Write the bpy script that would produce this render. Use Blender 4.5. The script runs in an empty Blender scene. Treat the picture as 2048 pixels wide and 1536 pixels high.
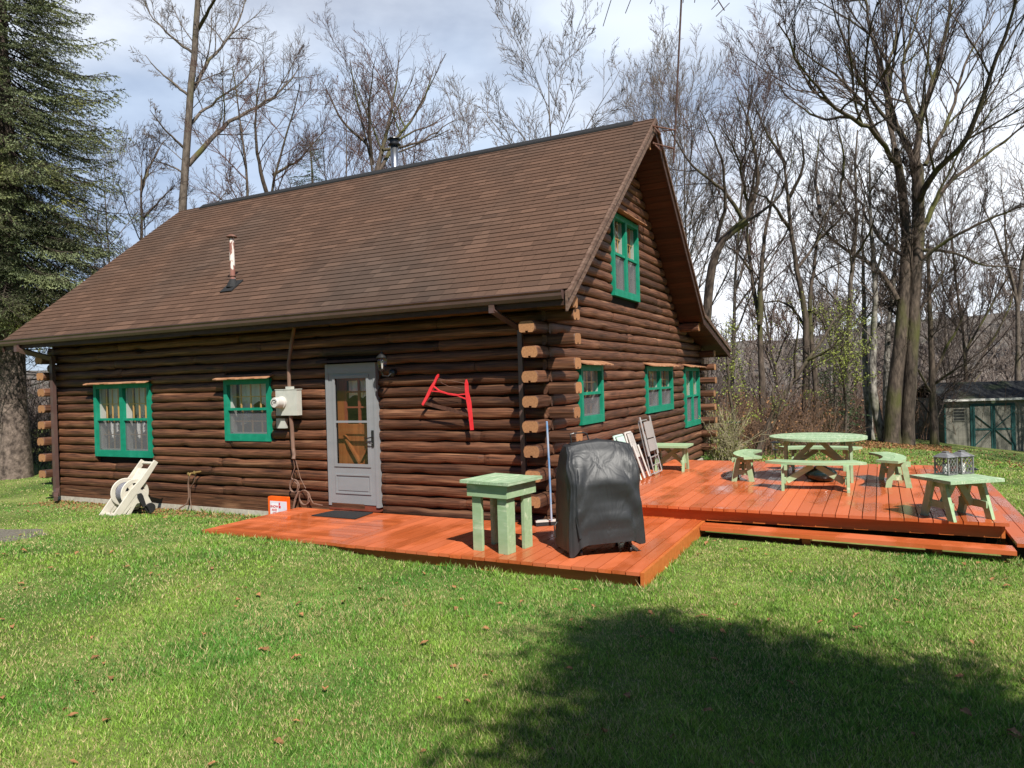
import bpy, math, random
import numpy as np
from mathutils import Vector, Matrix, Quaternion
R = math.radians
random.seed(7); rng = np.random.default_rng(11)
scene = bpy.context.scene
COL = scene.collection

# ------------------------------------------------------------------ camera
F_PX = 1446.46; YAW, PITCH, ROLL = -0.4707, -0.0025, -0.0293
CAM = np.array([3.7478, -8.4196, 1.8165])
def _axes():
    cy, sy = math.cos(YAW), math.sin(YAW)
    f = np.array([sy*math.cos(PITCH), cy*math.cos(PITCH), math.sin(PITCH)])
    r = np.array([cy, -sy, 0.]); u = np.cross(r, f)
    return r*math.cos(ROLL)+u*math.sin(ROLL), -r*math.sin(ROLL)+u*math.cos(ROLL), f
AR, AU, AF = _axes()
def ray(u, v): return AF+AR*(u-1024)/F_PX-AU*(v-768)/F_PX
def on_x(u, v, x): d = ray(u, v); return CAM+d*((x-CAM[0])/d[0])
def on_y(u, v, y): d = ray(u, v); return CAM+d*((y-CAM[1])/d[1])
def on_z(u, v, z): d = ray(u, v); return CAM+d*((z-CAM[2])/d[2])
def at(u, v, dist): return CAM+ray(u, v)*dist
cam_d = bpy.data.cameras.new("camera"); cam = bpy.data.objects.new("camera", cam_d); COL.objects.link(cam)
cam_d.sensor_width = 36; cam_d.lens = F_PX/2048*36; cam_d.clip_end = 3000; cam_d.clip_start = .05
M = Matrix.Identity(4)
for i in range(3): M[i][0] = AR[i]; M[i][1] = AU[i]; M[i][2] = -AF[i]; M[i][3] = CAM[i]
cam.matrix_world = M; scene.camera = cam
scene.view_settings.view_transform = 'Standard'; scene.view_settings.look = 'None'
scene.view_settings.exposure = 0.55; scene.view_settings.gamma = 1
scene.cycles.max_bounces = 6; scene.cycles.transparent_max_bounces = 12
scene.cycles.caustics_reflective = False; scene.cycles.caustics_refractive = False
scene.cycles.use_denoising = True

# ------------------------------------------------------------------ light
SUN = Vector((.63, -.585, 1.0)).normalized()
sd = bpy.data.lights.new("sun", 'SUN'); sd.energy = 5.0; sd.angle = R(.5); sd.color = (1, .955, .88)
so = bpy.data.objects.new("sun", sd); COL.objects.link(so); so.rotation_euler = SUN.to_track_quat('Z', 'Y').to_euler()
so.location = (8, -8, 15)
W = bpy.data.worlds.new("World"); scene.world = W; W.use_nodes = True
nt = W.node_tree; nt.nodes.clear()
def N(t, x=None, **k):
    n = (x or nt).nodes.new(t)
    for a, b in k.items(): setattr(n, a, b)
    return n
out = N('ShaderNodeOutputWorld'); bg = N('ShaderNodeBackground'); sky = N('ShaderNodeTexSky', sky_type='NISHITA')
sky.sun_disc = False; sky.sun_elevation = math.asin(SUN.z); sky.sun_rotation = math.atan2(SUN.x, SUN.y)
sky.air_density = 1.0; sky.dust_density = .6; sky.ozone_density = 1.6
tc = N('ShaderNodeTexCoord'); mp = N('ShaderNodeMapping'); mp.inputs['Scale'].default_value = (1, 1, 2.3)
mp.inputs['Rotation'].default_value = (0, 0, R(25)); mp.inputs['Location'].default_value = (.35, .1, .2)
no = N('ShaderNodeTexNoise'); no.inputs['Scale'].default_value = 2.1; no.inputs['Detail'].default_value = 8; no.inputs['Roughness'].default_value = .52
rp = N('ShaderNodeValToRGB'); rp.color_ramp.elements[0].position = .34; rp.color_ramp.elements[1].position = .56
rp.color_ramp.elements[0].color = (.38, .38, .38, 1)
no2 = N('ShaderNodeTexNoise'); no2.inputs['Scale'].default_value = 1.3; no2.inputs['Detail'].default_value = 3
rp2 = N('ShaderNodeValToRGB'); rp2.color_ramp.elements[0].position = .40; rp2.color_ramp.elements[1].position = .58
rp2.color_ramp.elements[0].color = (8.8, 10.6, 13.4, 1); rp2.color_ramp.elements[1].color = (15.4, 16.0, 17.0, 1)
mx = N('ShaderNodeMixRGB'); L = nt.links
skm = N('ShaderNodeMixRGB', blend_type='MULTIPLY'); skm.inputs[0].default_value = 1; skm.inputs[2].default_value = (.62, .78, 1.05, 1)
L.new(tc.outputs['Generated'], mp.inputs['Vector']); L.new(mp.outputs[0], no.inputs['Vector']); L.new(no.outputs['Fac'], rp.inputs[0])
L.new(mp.outputs[0], no2.inputs['Vector']); L.new(no2.outputs['Fac'], rp2.inputs[0])
# clouds kept to the northern sky; unseen sky left clear to cut ambient light
sx_ = N('ShaderNodeSeparateXYZ'); L.new(tc.outputs['Generated'], sx_.inputs[0])
my_ = N('ShaderNodeMapRange'); my_.inputs[1].default_value = -.05; my_.inputs[2].default_value = .3; L.new(sx_.outputs['Y'], my_.inputs[0])
mz_ = N('ShaderNodeMapRange'); mz_.inputs[1].default_value = .66; mz_.inputs[2].default_value = .44; L.new(sx_.outputs['Z'], mz_.inputs[0])
mm1 = N('ShaderNodeMath', operation='MULTIPLY'); mm2 = N('ShaderNodeMath', operation='MULTIPLY'); L.new(my_.outputs[0], mm1.inputs[0]); L.new(mz_.outputs[0], mm1.inputs[1]); L.new(mm1.outputs[0], mm2.inputs[0]); L.new(rp.outputs[0], mm2.inputs[1])
L.new(mm2.outputs[0], mx.inputs[0]); L.new(sky.outputs[0], skm.inputs[1]); L.new(skm.outputs[0], mx.inputs[1]); L.new(rp2.outputs[0], mx.inputs[2])
L.new(mx.outputs[0], bg.inputs[0]); bg.inputs[1].default_value = .052; L.new(bg.outputs[0], out.inputs[0])

# ------------------------------------------------------------------ materials
def principled(name):
    m = bpy.data.materials.new(name); m.use_nodes = True; t = m.node_tree
    return m, t, t.nodes['Principled BSDF']
def mat(name, c1, c2=None, scale=(6, 6, 6), rough=.7, bump=0., tone=0., spec=.3, metal=0., detail=5, nscale=1., lo=.3, hi=.7,
        c3=None, s3=(1, 1, 1), lo3=.55, hi3=.7, rough2=None, coat=0., bscale=None, bdist=.01):
    m, t, b = principled(name); l = t.links
    c2 = c2 or c1
    tcn = t.nodes.new('ShaderNodeTexCoord'); mpn = t.nodes.new('ShaderNodeMapping'); mpn.inputs['Scale'].default_value = scale
    l.new(tcn.outputs['Object'], mpn.inputs['Vector'])
    ns = t.nodes.new('ShaderNodeTexNoise'); ns.inputs['Scale'].default_value = nscale; ns.inputs['Detail'].default_value = detail
    ns.inputs['Roughness'].default_value = .6; l.new(mpn.outputs[0], ns.inputs['Vector'])
    r = t.nodes.new('ShaderNodeValToRGB'); r.color_ramp.elements[0].position = lo; r.color_ramp.elements[1].position = hi
    r.color_ramp.elements[0].color = (*c1, 1); r.color_ramp.elements[1].color = (*c2, 1); l.new(ns.outputs['Fac'], r.inputs[0])
    col = r.outputs[0]
    if c3:
        mp3 = t.nodes.new('ShaderNodeMapping'); mp3.inputs['Scale'].default_value = s3; mp3.inputs['Location'].default_value = (3.1, 1.7, 5.3)
        l.new(tcn.outputs['Object'], mp3.inputs['Vector'])
        n3 = t.nodes.new('ShaderNodeTexNoise'); n3.inputs['Scale'].default_value = 1; n3.inputs['Detail'].default_value = 6; l.new(mp3.outputs[0], n3.inputs['Vector'])
        r3 = t.nodes.new('ShaderNodeValToRGB'); r3.color_ramp.elements[0].position = lo3; r3.color_ramp.elements[1].position = hi3; l.new(n3.outputs['Fac'], r3.inputs[0])
        x = t.nodes.new('ShaderNodeMixRGB'); x.inputs[2].default_value = (*c3, 1); l.new(r3.outputs[0], x.inputs[0]); l.new(col, x.inputs[1]); col = x.outputs[0]
        if rough2 is not None:
            mr = t.nodes.new('ShaderNodeMapRange'); mr.inputs[3].default_value = rough; mr.inputs[4].default_value = rough2
            l.new(r3.outputs[0], mr.inputs[0]); l.new(mr.outputs[0], b.inputs['Roughness'])
    if tone:
        a = t.nodes.new('ShaderNodeAttribute'); a.attribute_name = 'tone'
        mr = t.nodes.new('ShaderNodeMapRange'); mr.inputs[3].default_value = 1-tone; mr.inputs[4].default_value = 1+tone
        l.new(a.outputs['Fac'], mr.inputs[0])
        x = t.nodes.new('ShaderNodeVectorMath'); x.operation = 'SCALE'; l.new(col, x.inputs[0]); l.new(mr.outputs[0], x.inputs['Scale']); col = x.outputs[0]
    l.new(col, b.inputs['Base Color'])
    if not (c3 and rough2 is not None): b.inputs['Roughness'].default_value = rough
    b.inputs['Metallic'].default_value = metal; b.inputs['Specular IOR Level'].default_value = spec
    b.inputs['Coat Weight'].default_value = coat
    if bump:
        bn = t.nodes.new('ShaderNodeBump'); bn.inputs['Strength'].default_value = bump; bn.inputs['Distance'].default_value = bdist
        src = ns.outputs['Fac']
        if bscale:
            mb_ = t.nodes.new('ShaderNodeMapping'); mb_.inputs['Scale'].default_value = bscale; l.new(tcn.outputs['Object'], mb_.inputs['Vector'])
            nb = t.nodes.new('ShaderNodeTexNoise'); nb.inputs['Scale'].default_value = 1; nb.inputs['Detail'].default_value = 6; l.new(mb_.outputs[0], nb.inputs['Vector']); src = nb.outputs['Fac']
        l.new(src, bn.inputs['Height']); l.new(bn.outputs[0], b.inputs['Normal'])
    return m
MT = {}
def logmat(name, sc, c1, c2, c3):
    return mat(name, c1, c2, scale=sc, rough=.55, bump=.55, tone=.38, spec=.35, lo=.3, hi=.72, c3=c3, s3=tuple(x*.42 for x in sc), lo3=.58, hi3=.74, bdist=.012)
MT['log_x'] = logmat('log_wood_front', (2.2, 30, 42), (.022, .009, .005), (.17, .071, .035), (.25, .125, .065))
MT['log_y'] = logmat('log_wood_gable', (30, 2.2, 42), (.035, .015, .008), (.18, .078, .042), (.26, .135, .075))
MT['gap'] = mat('dark_gap', (.01, .006, .004), rough=.9)
MT['fascia'] = mat('weathered_fascia', (.06, .03, .02), (.20, .13, .095), scale=(6, 3, 30), rough=.7, bump=.3, tone=.1)
MT['fascia_dark'] = mat('brown_fascia', (.03, .014, .009), (.07, .035, .025), scale=(6, 3, 30), rough=.6, bump=.2)
MT['soffit'] = mat('soffit_boards', (.03, .011, .006), (.075, .027, .014), scale=(2, 30, 30), rough=.55, bump=.2, tone=.35)
MT['gutter'] = mat('brown_gutter', (.085, .048, .042), (.12, .072, .062), scale=(3, 3, 3), rough=.35, spec=.5)
MT['green'] = mat('green_trim_paint', (.004, .18, .105), (.006, .24, .14), scale=(5, 5, 12), rough=.55, bump=.15, c3=(.02, .27, .17), s3=(9, 9, 3), lo3=.5, hi3=.75)
MT['cap'] = mat('cedar_cap', (.28, .12, .055), (.42, .23, .13), scale=(6, 6, 20), rough=.7, bump=.2)
MT['white'] = mat('white_vinyl', (.5, .48, .44), (.58, .56, .52), rough=.5)
MT['grille'] = mat('pine_grille', (.5, .27, .09), (.62, .37, .15), scale=(4, 4, 10), rough=.5)
MT['curtain'] = mat('white_curtain', (.7, .69, .66), (.85, .84, .82), scale=(30, 30, 3), rough=.9)
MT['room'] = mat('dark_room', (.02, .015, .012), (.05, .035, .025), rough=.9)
MT['grey'] = mat('grey_door_paint', (.225, .237, .245), (.25, .262, .27), rough=.45, scale=(3, 3, 9))
MT['door_wood'] = mat('stained_door_wood', (.17, .055, .018), (.27, .095, .03), scale=(20, 20, 2), rough=.4, bump=.1)
MT['redwood'] = mat('red_door_grille', (.16, .035, .02), (.22, .06, .035), rough=.5)
MT['concrete'] = mat('concrete', (.35, .31, .25), (.5, .46, .38), scale=(14, 14, 14), rough=.9, bump=.3)
MT['blackm'] = mat('black_metal', (.012, .012, .012), (.025, .025, .025), rough=.35, spec=.5)
MT['steel'] = mat('stainless_pipe', (.35, .37, .4), (.5, .52, .55), scale=(60, 60, 1), rough=.28, metal=.9)
MT['mast'] = mat('dark_rusty_mast', (.035, .02, .016), (.09, .05, .04), scale=(14, 14, 14), rough=.8)
MT['rust'] = mat('rusty_metal', (.10, .04, .025), (.22, .12, .09), scale=(14, 14, 14), rough=.75, bump=.2)
MT['ventp'] = mat('peeling_vent_pipe', (.24, .10, .075), (.30, .14, .11), scale=(6, 6, 5), rough=.7, c3=(.72, .66, .6), s3=(14, 14, 5), lo3=.5, hi3=.56)
MT['rubber'] = mat('black_rubber', (.012, .012, .013), (.03, .03, .03), scale=(60, 60, 60), rough=.75, bump=.3)
MT['meter'] = mat('meter_grey', (.42, .43, .38), (.52, .52, .46), rough=.5, scale=(9, 9, 9))
MT['conduit'] = mat('brown_conduit', (.14, .08, .055), (.24, .15, .11), scale=(20, 20, 4), rough=.6)
MT['red'] = mat('red_paint', (.62, .02, .025), (.78, .05, .06), scale=(8, 8, 8), rough=.45)
MT['rustblade'] = mat('rusty_blade', (.05, .022, .014), (.12, .055, .035), scale=(20, 20, 20), rough=.7)
MT['mint'] = mat('pale_green_paint', (.26, .385, .205), (.34, .46, .28), scale=(4, 18, 18), rough=.6, bump=.35, tone=.1, c3=(.55, .62, .42), s3=(3, 14, 10), lo3=.60, hi3=.72, bdist=.004)
MT['mint2'] = mat('worn_green_top', (.25, .375, .21), (.34, .46, .29), scale=(18, 3, 18), rough=.6, bump=.5, tone=.14, c3=(.55, .62, .44), s3=(60, 7, 60), lo3=.52, hi3=.70, bdist=.004)
MT['alu'] = mat('aluminium', (.5, .48, .45), (.62, .6, .57), rough=.35, metal=.6)
MT['sling'] = mat('grey_sling_fabric', (.26, .24, .22), (.34, .32, .30), scale=(80, 80, 80), rough=.8)
MT['mintplastic'] = mat('mint_plastic', (.45, .62, .55), (.55, .7, .62), rough=.5)
MT['tan'] = mat('beige_plastic', (.53, .49, .41), (.62, .58, .49), rough=.5, scale=(8, 8, 8))
MT['hose'] = mat('grey_hose', (.10, .10, .12), (.22, .22, .24), rough=.5, scale=(30, 30, 30))
MT['orange'] = mat('orange_plastic', (.75, .10, .01), (.85, .14, .015), rough=.4)
MT['label'] = mat('pale_label', (.62, .6, .68), (.72, .68, .72), rough=.5)
MT['labelw'] = mat('white_label', (.8, .78, .78), rough=.5)
MT['redtext'] = mat('red_ink', (.6, .04, .05), rough=.5)
MT['brass'] = mat('brass', (.45, .3, .1), (.6, .42, .18), rough=.4, metal=.7)
MT['blue'] = mat('blue_handle', (.16, .33, .58), (.42, .5, .62), scale=(4, 4, 3), rough=.5, lo=.4, hi=.6)
MT['lantern'] = mat('brushed_lantern_metal', (.13, .125, .12), (.34, .34, .34), scale=(20, 20, 8), rough=.4, metal=.4)
MT['candle'] = mat('white_candle', (.85, .83, .78), rough=.6)
MT['darkpot'] = mat('dark_glazed_metal', (.006, .012, .012), (.01, .02, .018), rough=.12, spec=.6)
MT['shed'] = mat('shed_siding', (.12, .115, .092), (.19, .18, .148), scale=(2, 2, 8), rough=.8, bump=.1)
MT['shedtrim'] = mat('shed_dark_green', (.008, .045, .042), (.014, .06, .055), rough=.6)
MT['shedroof'] = mat('shed_roof', (.012, .013, .014), (.03, .032, .032), scale=(5, 5, 5), rough=.85, c3=(.07, .085, .03), s3=(.8, .8, .8), lo3=.52, hi3=.68)
MT['bark'] = mat('bark', (.025, .018, .014), (.14, .105, .08), scale=(14, 14, 3.5), rough=.9, bump=.8, c3=(.075, .075, .022), s3=(1.2, 1.2, .6), lo3=.5, hi3=.66, bdist=.03)
MT['bark_pale'] = mat('pale_bark', (.06, .052, .045), (.34, .31, .27), scale=(9, 9, 4), rough=.9, bump=.7, lo=.38, hi=.62, c3=(.10, .105, .05), s3=(1.5, 1.5, .7), lo3=.55, hi3=.68, bdist=.03)
MT['bark_mid'] = mat('grey_brown_bark', (.05, .038, .03), (.19, .155, .125), scale=(12, 12, 4), rough=.9, bump=.8, c3=(.10, .095, .03), s3=(1.1, 1.1, .6), lo3=.55, hi3=.7, bdist=.03)
MT['twig'] = mat('twigs_dark', (.035, .024, .02), (.09, .064, .052), scale=(2, 2, 2), rough=.85)
MT['twig_pale'] = mat('twigs_pale', (.095, .075, .062), (.195, .158, .13), scale=(2, 2, 2), rough=.85)
MT['twig_red'] = mat('twigs_reddish', (.075, .042, .034), (.15, .09, .075), scale=(2, 2, 2), rough=.85)
MT['bud'] = mat('spring_leaves', (.15, .19, .03), (.27, .30, .06), scale=(7, 7, 7), rough=.6)
MT['needle'] = mat('spruce_needles', (.075, .098, .042), (.20, .225, .11), scale=(1.6, 1.6, 1.6), rough=.6, tone=.5, c3=(.15, .155, .035), s3=(.6, .6, .6), lo3=.5, hi3=.7)
MT['needle2'] = mat('fir_needles', (.018, .04, .012), (.045, .085, .025), scale=(2, 2, 2), rough=.6, tone=.4)
MT['spruce_bark'] = mat('spruce_bark', (.05, .037, .03), (.21, .16, .13), scale=(9, 9, 7), rough=.9, bump=.9, lo=.36, hi=.64, bdist=.04)
MT['brush'] = mat('bramble_stems', (.10, .055, .035), (.24, .15, .10), scale=(3, 3, 3), rough=.85)
MT['deadleaf'] = mat('dead_leaves', (.13, .055, .02), (.36, .19, .08), scale=(14, 14, 14), rough=.7, tone=.45)
MT['forsythia'] = mat('pale_stems', (.20, .17, .10), (.42, .37, .23), scale=(5, 5, 5), rough=.8)
def glassmat(name, tint=(1, 1, 1), refl=1.0, rough=.02):
    m = bpy.data.materials.new(name); m.use_nodes = True; t = m.node_tree; t.nodes.clear(); l = t.links
    o = t.nodes.new('ShaderNodeOutputMaterial'); mix = t.nodes.new('ShaderNodeMixShader'); tr = t.nodes.new('ShaderNodeBsdfTransparent'); gl = t.nodes.new('ShaderNodeBsdfGlossy')
    fr = t.nodes.new('ShaderNodeLayerWeight'); fr.inputs['Blend'].default_value = .5
    pw = t.nodes.new('ShaderNodeMath'); pw.operation = 'POWER'; pw.inputs[1].default_value = 4; l.new(fr.outputs['Facing'], pw.inputs[0])
    ma = t.nodes.new('ShaderNodeMath'); ma.operation = 'MULTIPLY_ADD'; ma.inputs[1].default_value = .75; ma.inputs[2].default_value = .07; l.new(pw.outputs[0], ma.inputs[0]); tr.inputs[0].default_value = (*tint, 1); gl.inputs['Roughness'].default_value = rough
    mu = t.nodes.new('ShaderNodeMath'); mu.operation = 'MULTIPLY'; mu.inputs[1].default_value = refl; l.new(ma.outputs[0], mu.inputs[0])
    l.new(mu.outputs[0], mix.inputs[0]); l.new(tr.outputs[0], mix.inputs[1]); l.new(gl.outputs[0], mix.inputs[2]); l.new(mix.outputs[0], o.inputs[0])
    return m
MT['glass'] = glassmat('window_glass', refl=1.2)
def screenmat():
    m = bpy.data.materials.new('insect_screen'); m.use_nodes = True; t = m.node_tree; t.nodes.clear(); l = t.links
    o = t.nodes.new('ShaderNodeOutputMaterial'); mix = t.nodes.new('ShaderNodeMixShader'); tr = t.nodes.new('ShaderNodeBsdfTransparent'); df = t.nodes.new('ShaderNodeBsdfDiffuse')
    df.inputs[0].default_value = (.17, .17, .18, 1); mix.inputs[0].default_value = .42
    l.new(tr.outputs[0], mix.inputs[1]); l.new(df.outputs[0], mix.inputs[2]); l.new(mix.outputs[0], o.inputs[0]); return m
MT['screen'] = screenmat()
def endgrain():
    m, t, b = principled('log_end_grain'); l = t.links
    uv = t.nodes.new('ShaderNodeUVMap'); uv.uv_map = 'UVMap'
    ns = t.nodes.new('ShaderNodeTexNoise'); ns.inputs['Scale'].default_value = 6; ns.inputs['Detail'].default_value = 4; l.new(uv.outputs[0], ns.inputs['Vector'])
    wv = t.nodes.new('ShaderNodeTexWave'); wv.wave_type = 'RINGS'; wv.rings_direction = 'Z'; wv.inputs['Scale'].default_value = 9; wv.inputs['Distortion'].default_value = 3; l.new(uv.outputs[0], wv.inputs['Vector'])
    r = t.nodes.new('ShaderNodeValToRGB'); r.color_ramp.elements[0].color = (.18, .075, .03, 1); r.color_ramp.elements[1].color = (.42, .21, .09, 1)
    mm = t.nodes.new('ShaderNodeMath'); mm.operation = 'MULTIPLY_ADD'; mm.inputs[1].default_value = .35; l.new(wv.outputs['Fac'], mm.inputs[0])
    m2 = t.nodes.new('ShaderNodeMath'); m2.operation = 'MULTIPLY_ADD'; m2.inputs[1].default_value = 1.2; m2.inputs[2].default_value = -.3; l.new(ns.outputs['Fac'], m2.inputs[0]); l.new(m2.outputs[0], mm.inputs[2])
    l.new(mm.outputs[0], r.inputs[0])
    a = t.nodes.new('ShaderNodeAttribute'); a.attribute_name = 'tone'
    mr = t.nodes.new('ShaderNodeMapRange'); mr.inputs[3].default_value = .9; mr.inputs[4].default_value = 1.5; l.new(a.outputs['Fac'], mr.inputs[0])
    x = t.nodes.new('ShaderNodeVectorMath'); x.operation = 'SCALE'; l.new(r.outputs[0], x.inputs[0]); l.new(mr.outputs[0], x.inputs['Scale'])
    l.new(x.outputs[0], b.inputs['Base Color']); b.inputs['Roughness'].default_value = .75; return m
MT['endgrain'] = endgrain()
def shinglemat():
    m = mat('brown_shingles', (.079, .044, .029), (.124, .071, .047), scale=(60, 60, 60), rough=.88, bump=.5, tone=.28, c3=(.075, .050, .037), s3=(.5, .35, .35), lo3=.45, hi3=.75, spec=.2, nscale=1, bdist=.004)
    return m
MT['shingle'] = shinglemat()
def deckmat(name, sc):
    return mat(name, (.38, .078, .02), (.56, .135, .042), scale=sc, rough=.16, bump=.25, tone=.16, spec=.5, lo=.25, hi=.75,
               c3=(.52, .13, .048), s3=(2.2, 1.1, 2), lo3=.44, hi3=.56, rough2=.5, coat=0., bdist=.003)
MT['deck_y'] = deckmat('wet_red_deck_stain_y', (22, 1.2, 22)); MT['deck_x'] = deckmat('wet_red_deck_stain_x', (1.2, 22, 22))
MT['deckface'] = mat('orange_deck_fascia', (.44, .11, .024), (.58, .165, .042), scale=(1.5, 20, 20), rough=.4, tone=.08, bump=.15)
def covermat():
    m = mat('black_vinyl_cover', (.018, .019, .02), (.026, .027, .028), scale=(3, 3, 3), rough=.5, spec=.5, bump=0)
    t = m.node_tree; b = t.nodes['Principled BSDF']; l = t.links
    tcn = t.nodes.new('ShaderNodeTexCoord'); v = t.nodes.new('ShaderNodeTexVoronoi'); v.inputs['Scale'].default_value = 70; l.new(tcn.outputs['Object'], v.inputs['Vector'])
    n = t.nodes.new('ShaderNodeTexNoise'); n.inputs['Scale'].default_value = 2.6; l.new(tcn.outputs['Object'], n.inputs['Vector'])
    r = t.nodes.new('ShaderNodeMapRange'); r.inputs[1].default_value = 0; r.inputs[2].default_value = .22; r.inputs[3].default_value = 1; r.inputs[4].default_value = 0; l.new(v.outputs['Distance'], r.inputs[0])
    r2 = t.nodes.new('ShaderNodeMapRange'); r2.inputs[1].default_value = .48; r2.inputs[2].default_value = .6; l.new(n.outputs['Fac'], r2.inputs[0])
    mu = t.nodes.new('ShaderNodeMath'); mu.operation = 'MULTIPLY'; l.new(r.outputs[0], mu.inputs[0]); l.new(r2.outputs[0], mu.inputs[1])
    bp = t.nodes.new('ShaderNodeBump'); bp.inputs['Strength'].default_value = .9; bp.inputs['Distance'].default_value = .004; l.new(mu.outputs[0], bp.inputs['Height'])
    mw = t.nodes.new('ShaderNodeMapping'); mw.inputs['Scale'].default_value = (2.4, 2.4, .8); mw.inputs['Rotation'].default_value = (0, R(28), 0); l.new(tcn.outputs['Object'], mw.inputs['Vector'])
    nw = t.nodes.new('ShaderNodeTexNoise'); nw.inputs['Scale'].default_value = 2.2; nw.inputs['Detail'].default_value = 3; nw.inputs['Distortion'].default_value = .8; l.new(mw.outputs[0], nw.inputs['Vector'])
    ab = t.nodes.new('ShaderNodeMath'); ab.operation = 'SUBTRACT'; ab.inputs[1].default_value = .5; l.new(nw.outputs['Fac'], ab.inputs[0]); a2 = t.nodes.new('ShaderNodeMath'); a2.operation = 'ABSOLUTE'; l.new(ab.outputs[0], a2.inputs[0])
    b2 = t.nodes.new('ShaderNodeBump'); b2.inputs['Strength'].default_value = .6; b2.inputs['Distance'].default_value = .035; l.new(a2.outputs[0], b2.inputs['Height']); l.new(bp.outputs[0], b2.inputs['Normal']); l.new(b2.outputs[0], b.inputs['Normal'])
    return m
MT['cover'] = covermat()
def grassmat():
    m, t, b = principled('grass_blades'); l = t.links
    tcn = t.nodes.new('ShaderNodeTexCoord')
    def noise(s, d=4, loc=0):
        mp_ = t.nodes.new('ShaderNodeMapping'); mp_.inputs['Location'].default_value = (loc, loc*.7, 0); l.new(tcn.outputs['Object'], mp_.inputs['Vector'])
        n = t.nodes.new('ShaderNodeTexNoise'); n.inputs['Scale'].default_value = s; n.inputs['Detail'].default_value = d; l.new(mp_.outputs[0], n.inputs['Vector']); return n
    def ramp(src, a, c1, b_, c2):
        r = t.nodes.new('ShaderNodeValToRGB'); r.color_ramp.elements[0].position = a; r.color_ramp.elements[1].position = b_
        r.color_ramp.elements[0].color = (*c1, 1); r.color_ramp.elements[1].color = (*c2, 1); l.new(src, r.inputs[0]); return r
    big = ramp(noise(.55, 5).outputs['Fac'], .38, (.115, .29, .04), .60, (.27, .425, .062))
    at_ = t.nodes.new('ShaderNodeAttribute'); at_.attribute_name = 'tone'
    straw = ramp(noise(1.3, 6, 9).outputs['Fac'], .44, (0, 0, 0), .60, (1, 1, 1))
    ad = t.nodes.new('ShaderNodeMath'); ad.operation = 'MULTIPLY_ADD'; ad.inputs[1].default_value = .15; l.new(straw.outputs[0], ad.inputs[0]); l.new(at_.outputs['Fac'], ad.inputs[2])
    th = ramp(ad.outputs[0], .86, (0, 0, 0), .92, (1, 1, 1))
    x = t.nodes.new('ShaderNodeMixRGB'); l.new(th.outputs[0], x.inputs[0]); l.new(big.outputs[0], x.inputs[1]); x.inputs[2].default_value = (.40, .33, .16, 1)
    mr = t.nodes.new('ShaderNodeMapRange'); mr.inputs[3].default_value = .45; mr.inputs[4].default_value = 1.55; l.new(at_.outputs['Fac'], mr.inputs[0])
    sc = t.nodes.new('ShaderNodeVectorMath'); sc.operation = 'SCALE'; l.new(x.outputs[0], sc.inputs[0]); l.new(mr.outputs[0], sc.inputs['Scale'])
    l.new(sc.outputs[0], b.inputs['Base Color']); b.inputs['Roughness'].default_value = .5; b.inputs['Specular IOR Level'].default_value = .3
    tr = t.nodes.new('ShaderNodeBsdfTranslucent'); l.new(sc.outputs[0], tr.inputs[0]); ms = t.nodes.new('ShaderNodeMixShader'); ms.inputs[0].default_value = .3
    o = t.nodes['Material Output']; l.new(b.outputs[0], ms.inputs[1]); l.new(tr.outputs[0], ms.inputs[2]); l.new(ms.outputs[0], o.inputs[0])
    return m
MT['grass'] = grassmat()
MT['lawn'] = mat('lawn_ground', (.11, .16, .035), (.28, .28, .09), scale=(9, 9, 9), rough=.95, bump=.8, detail=8, c3=(.075, .11, .02), s3=(.7, .7, .7), lo3=.4, hi3=.6, bdist=.03)
MT['forestfloor'] = mat('forest_floor', (.07, .045, .03), (.22, .14, .085), scale=(2, 2, 2), rough=.95, detail=9, bump=.6, bdist=.1)
MT['gravel'] = mat('gravel', (.07, .06, .045), (.22, .20, .16), scale=(45, 45, 45), rough=.95, bump=.8, detail=8)
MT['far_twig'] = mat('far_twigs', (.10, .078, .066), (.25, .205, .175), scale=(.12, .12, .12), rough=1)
MT['hill'] = mat('wooded_hill', (.04, .035, .030), (.19, .165, .14), scale=(.45, .45, .9), rough=1, detail=9, lo=.32, hi=.68, c3=(.03, .045, .022), s3=(.02, .02, .02), lo3=.58, hi3=.66)

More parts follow.
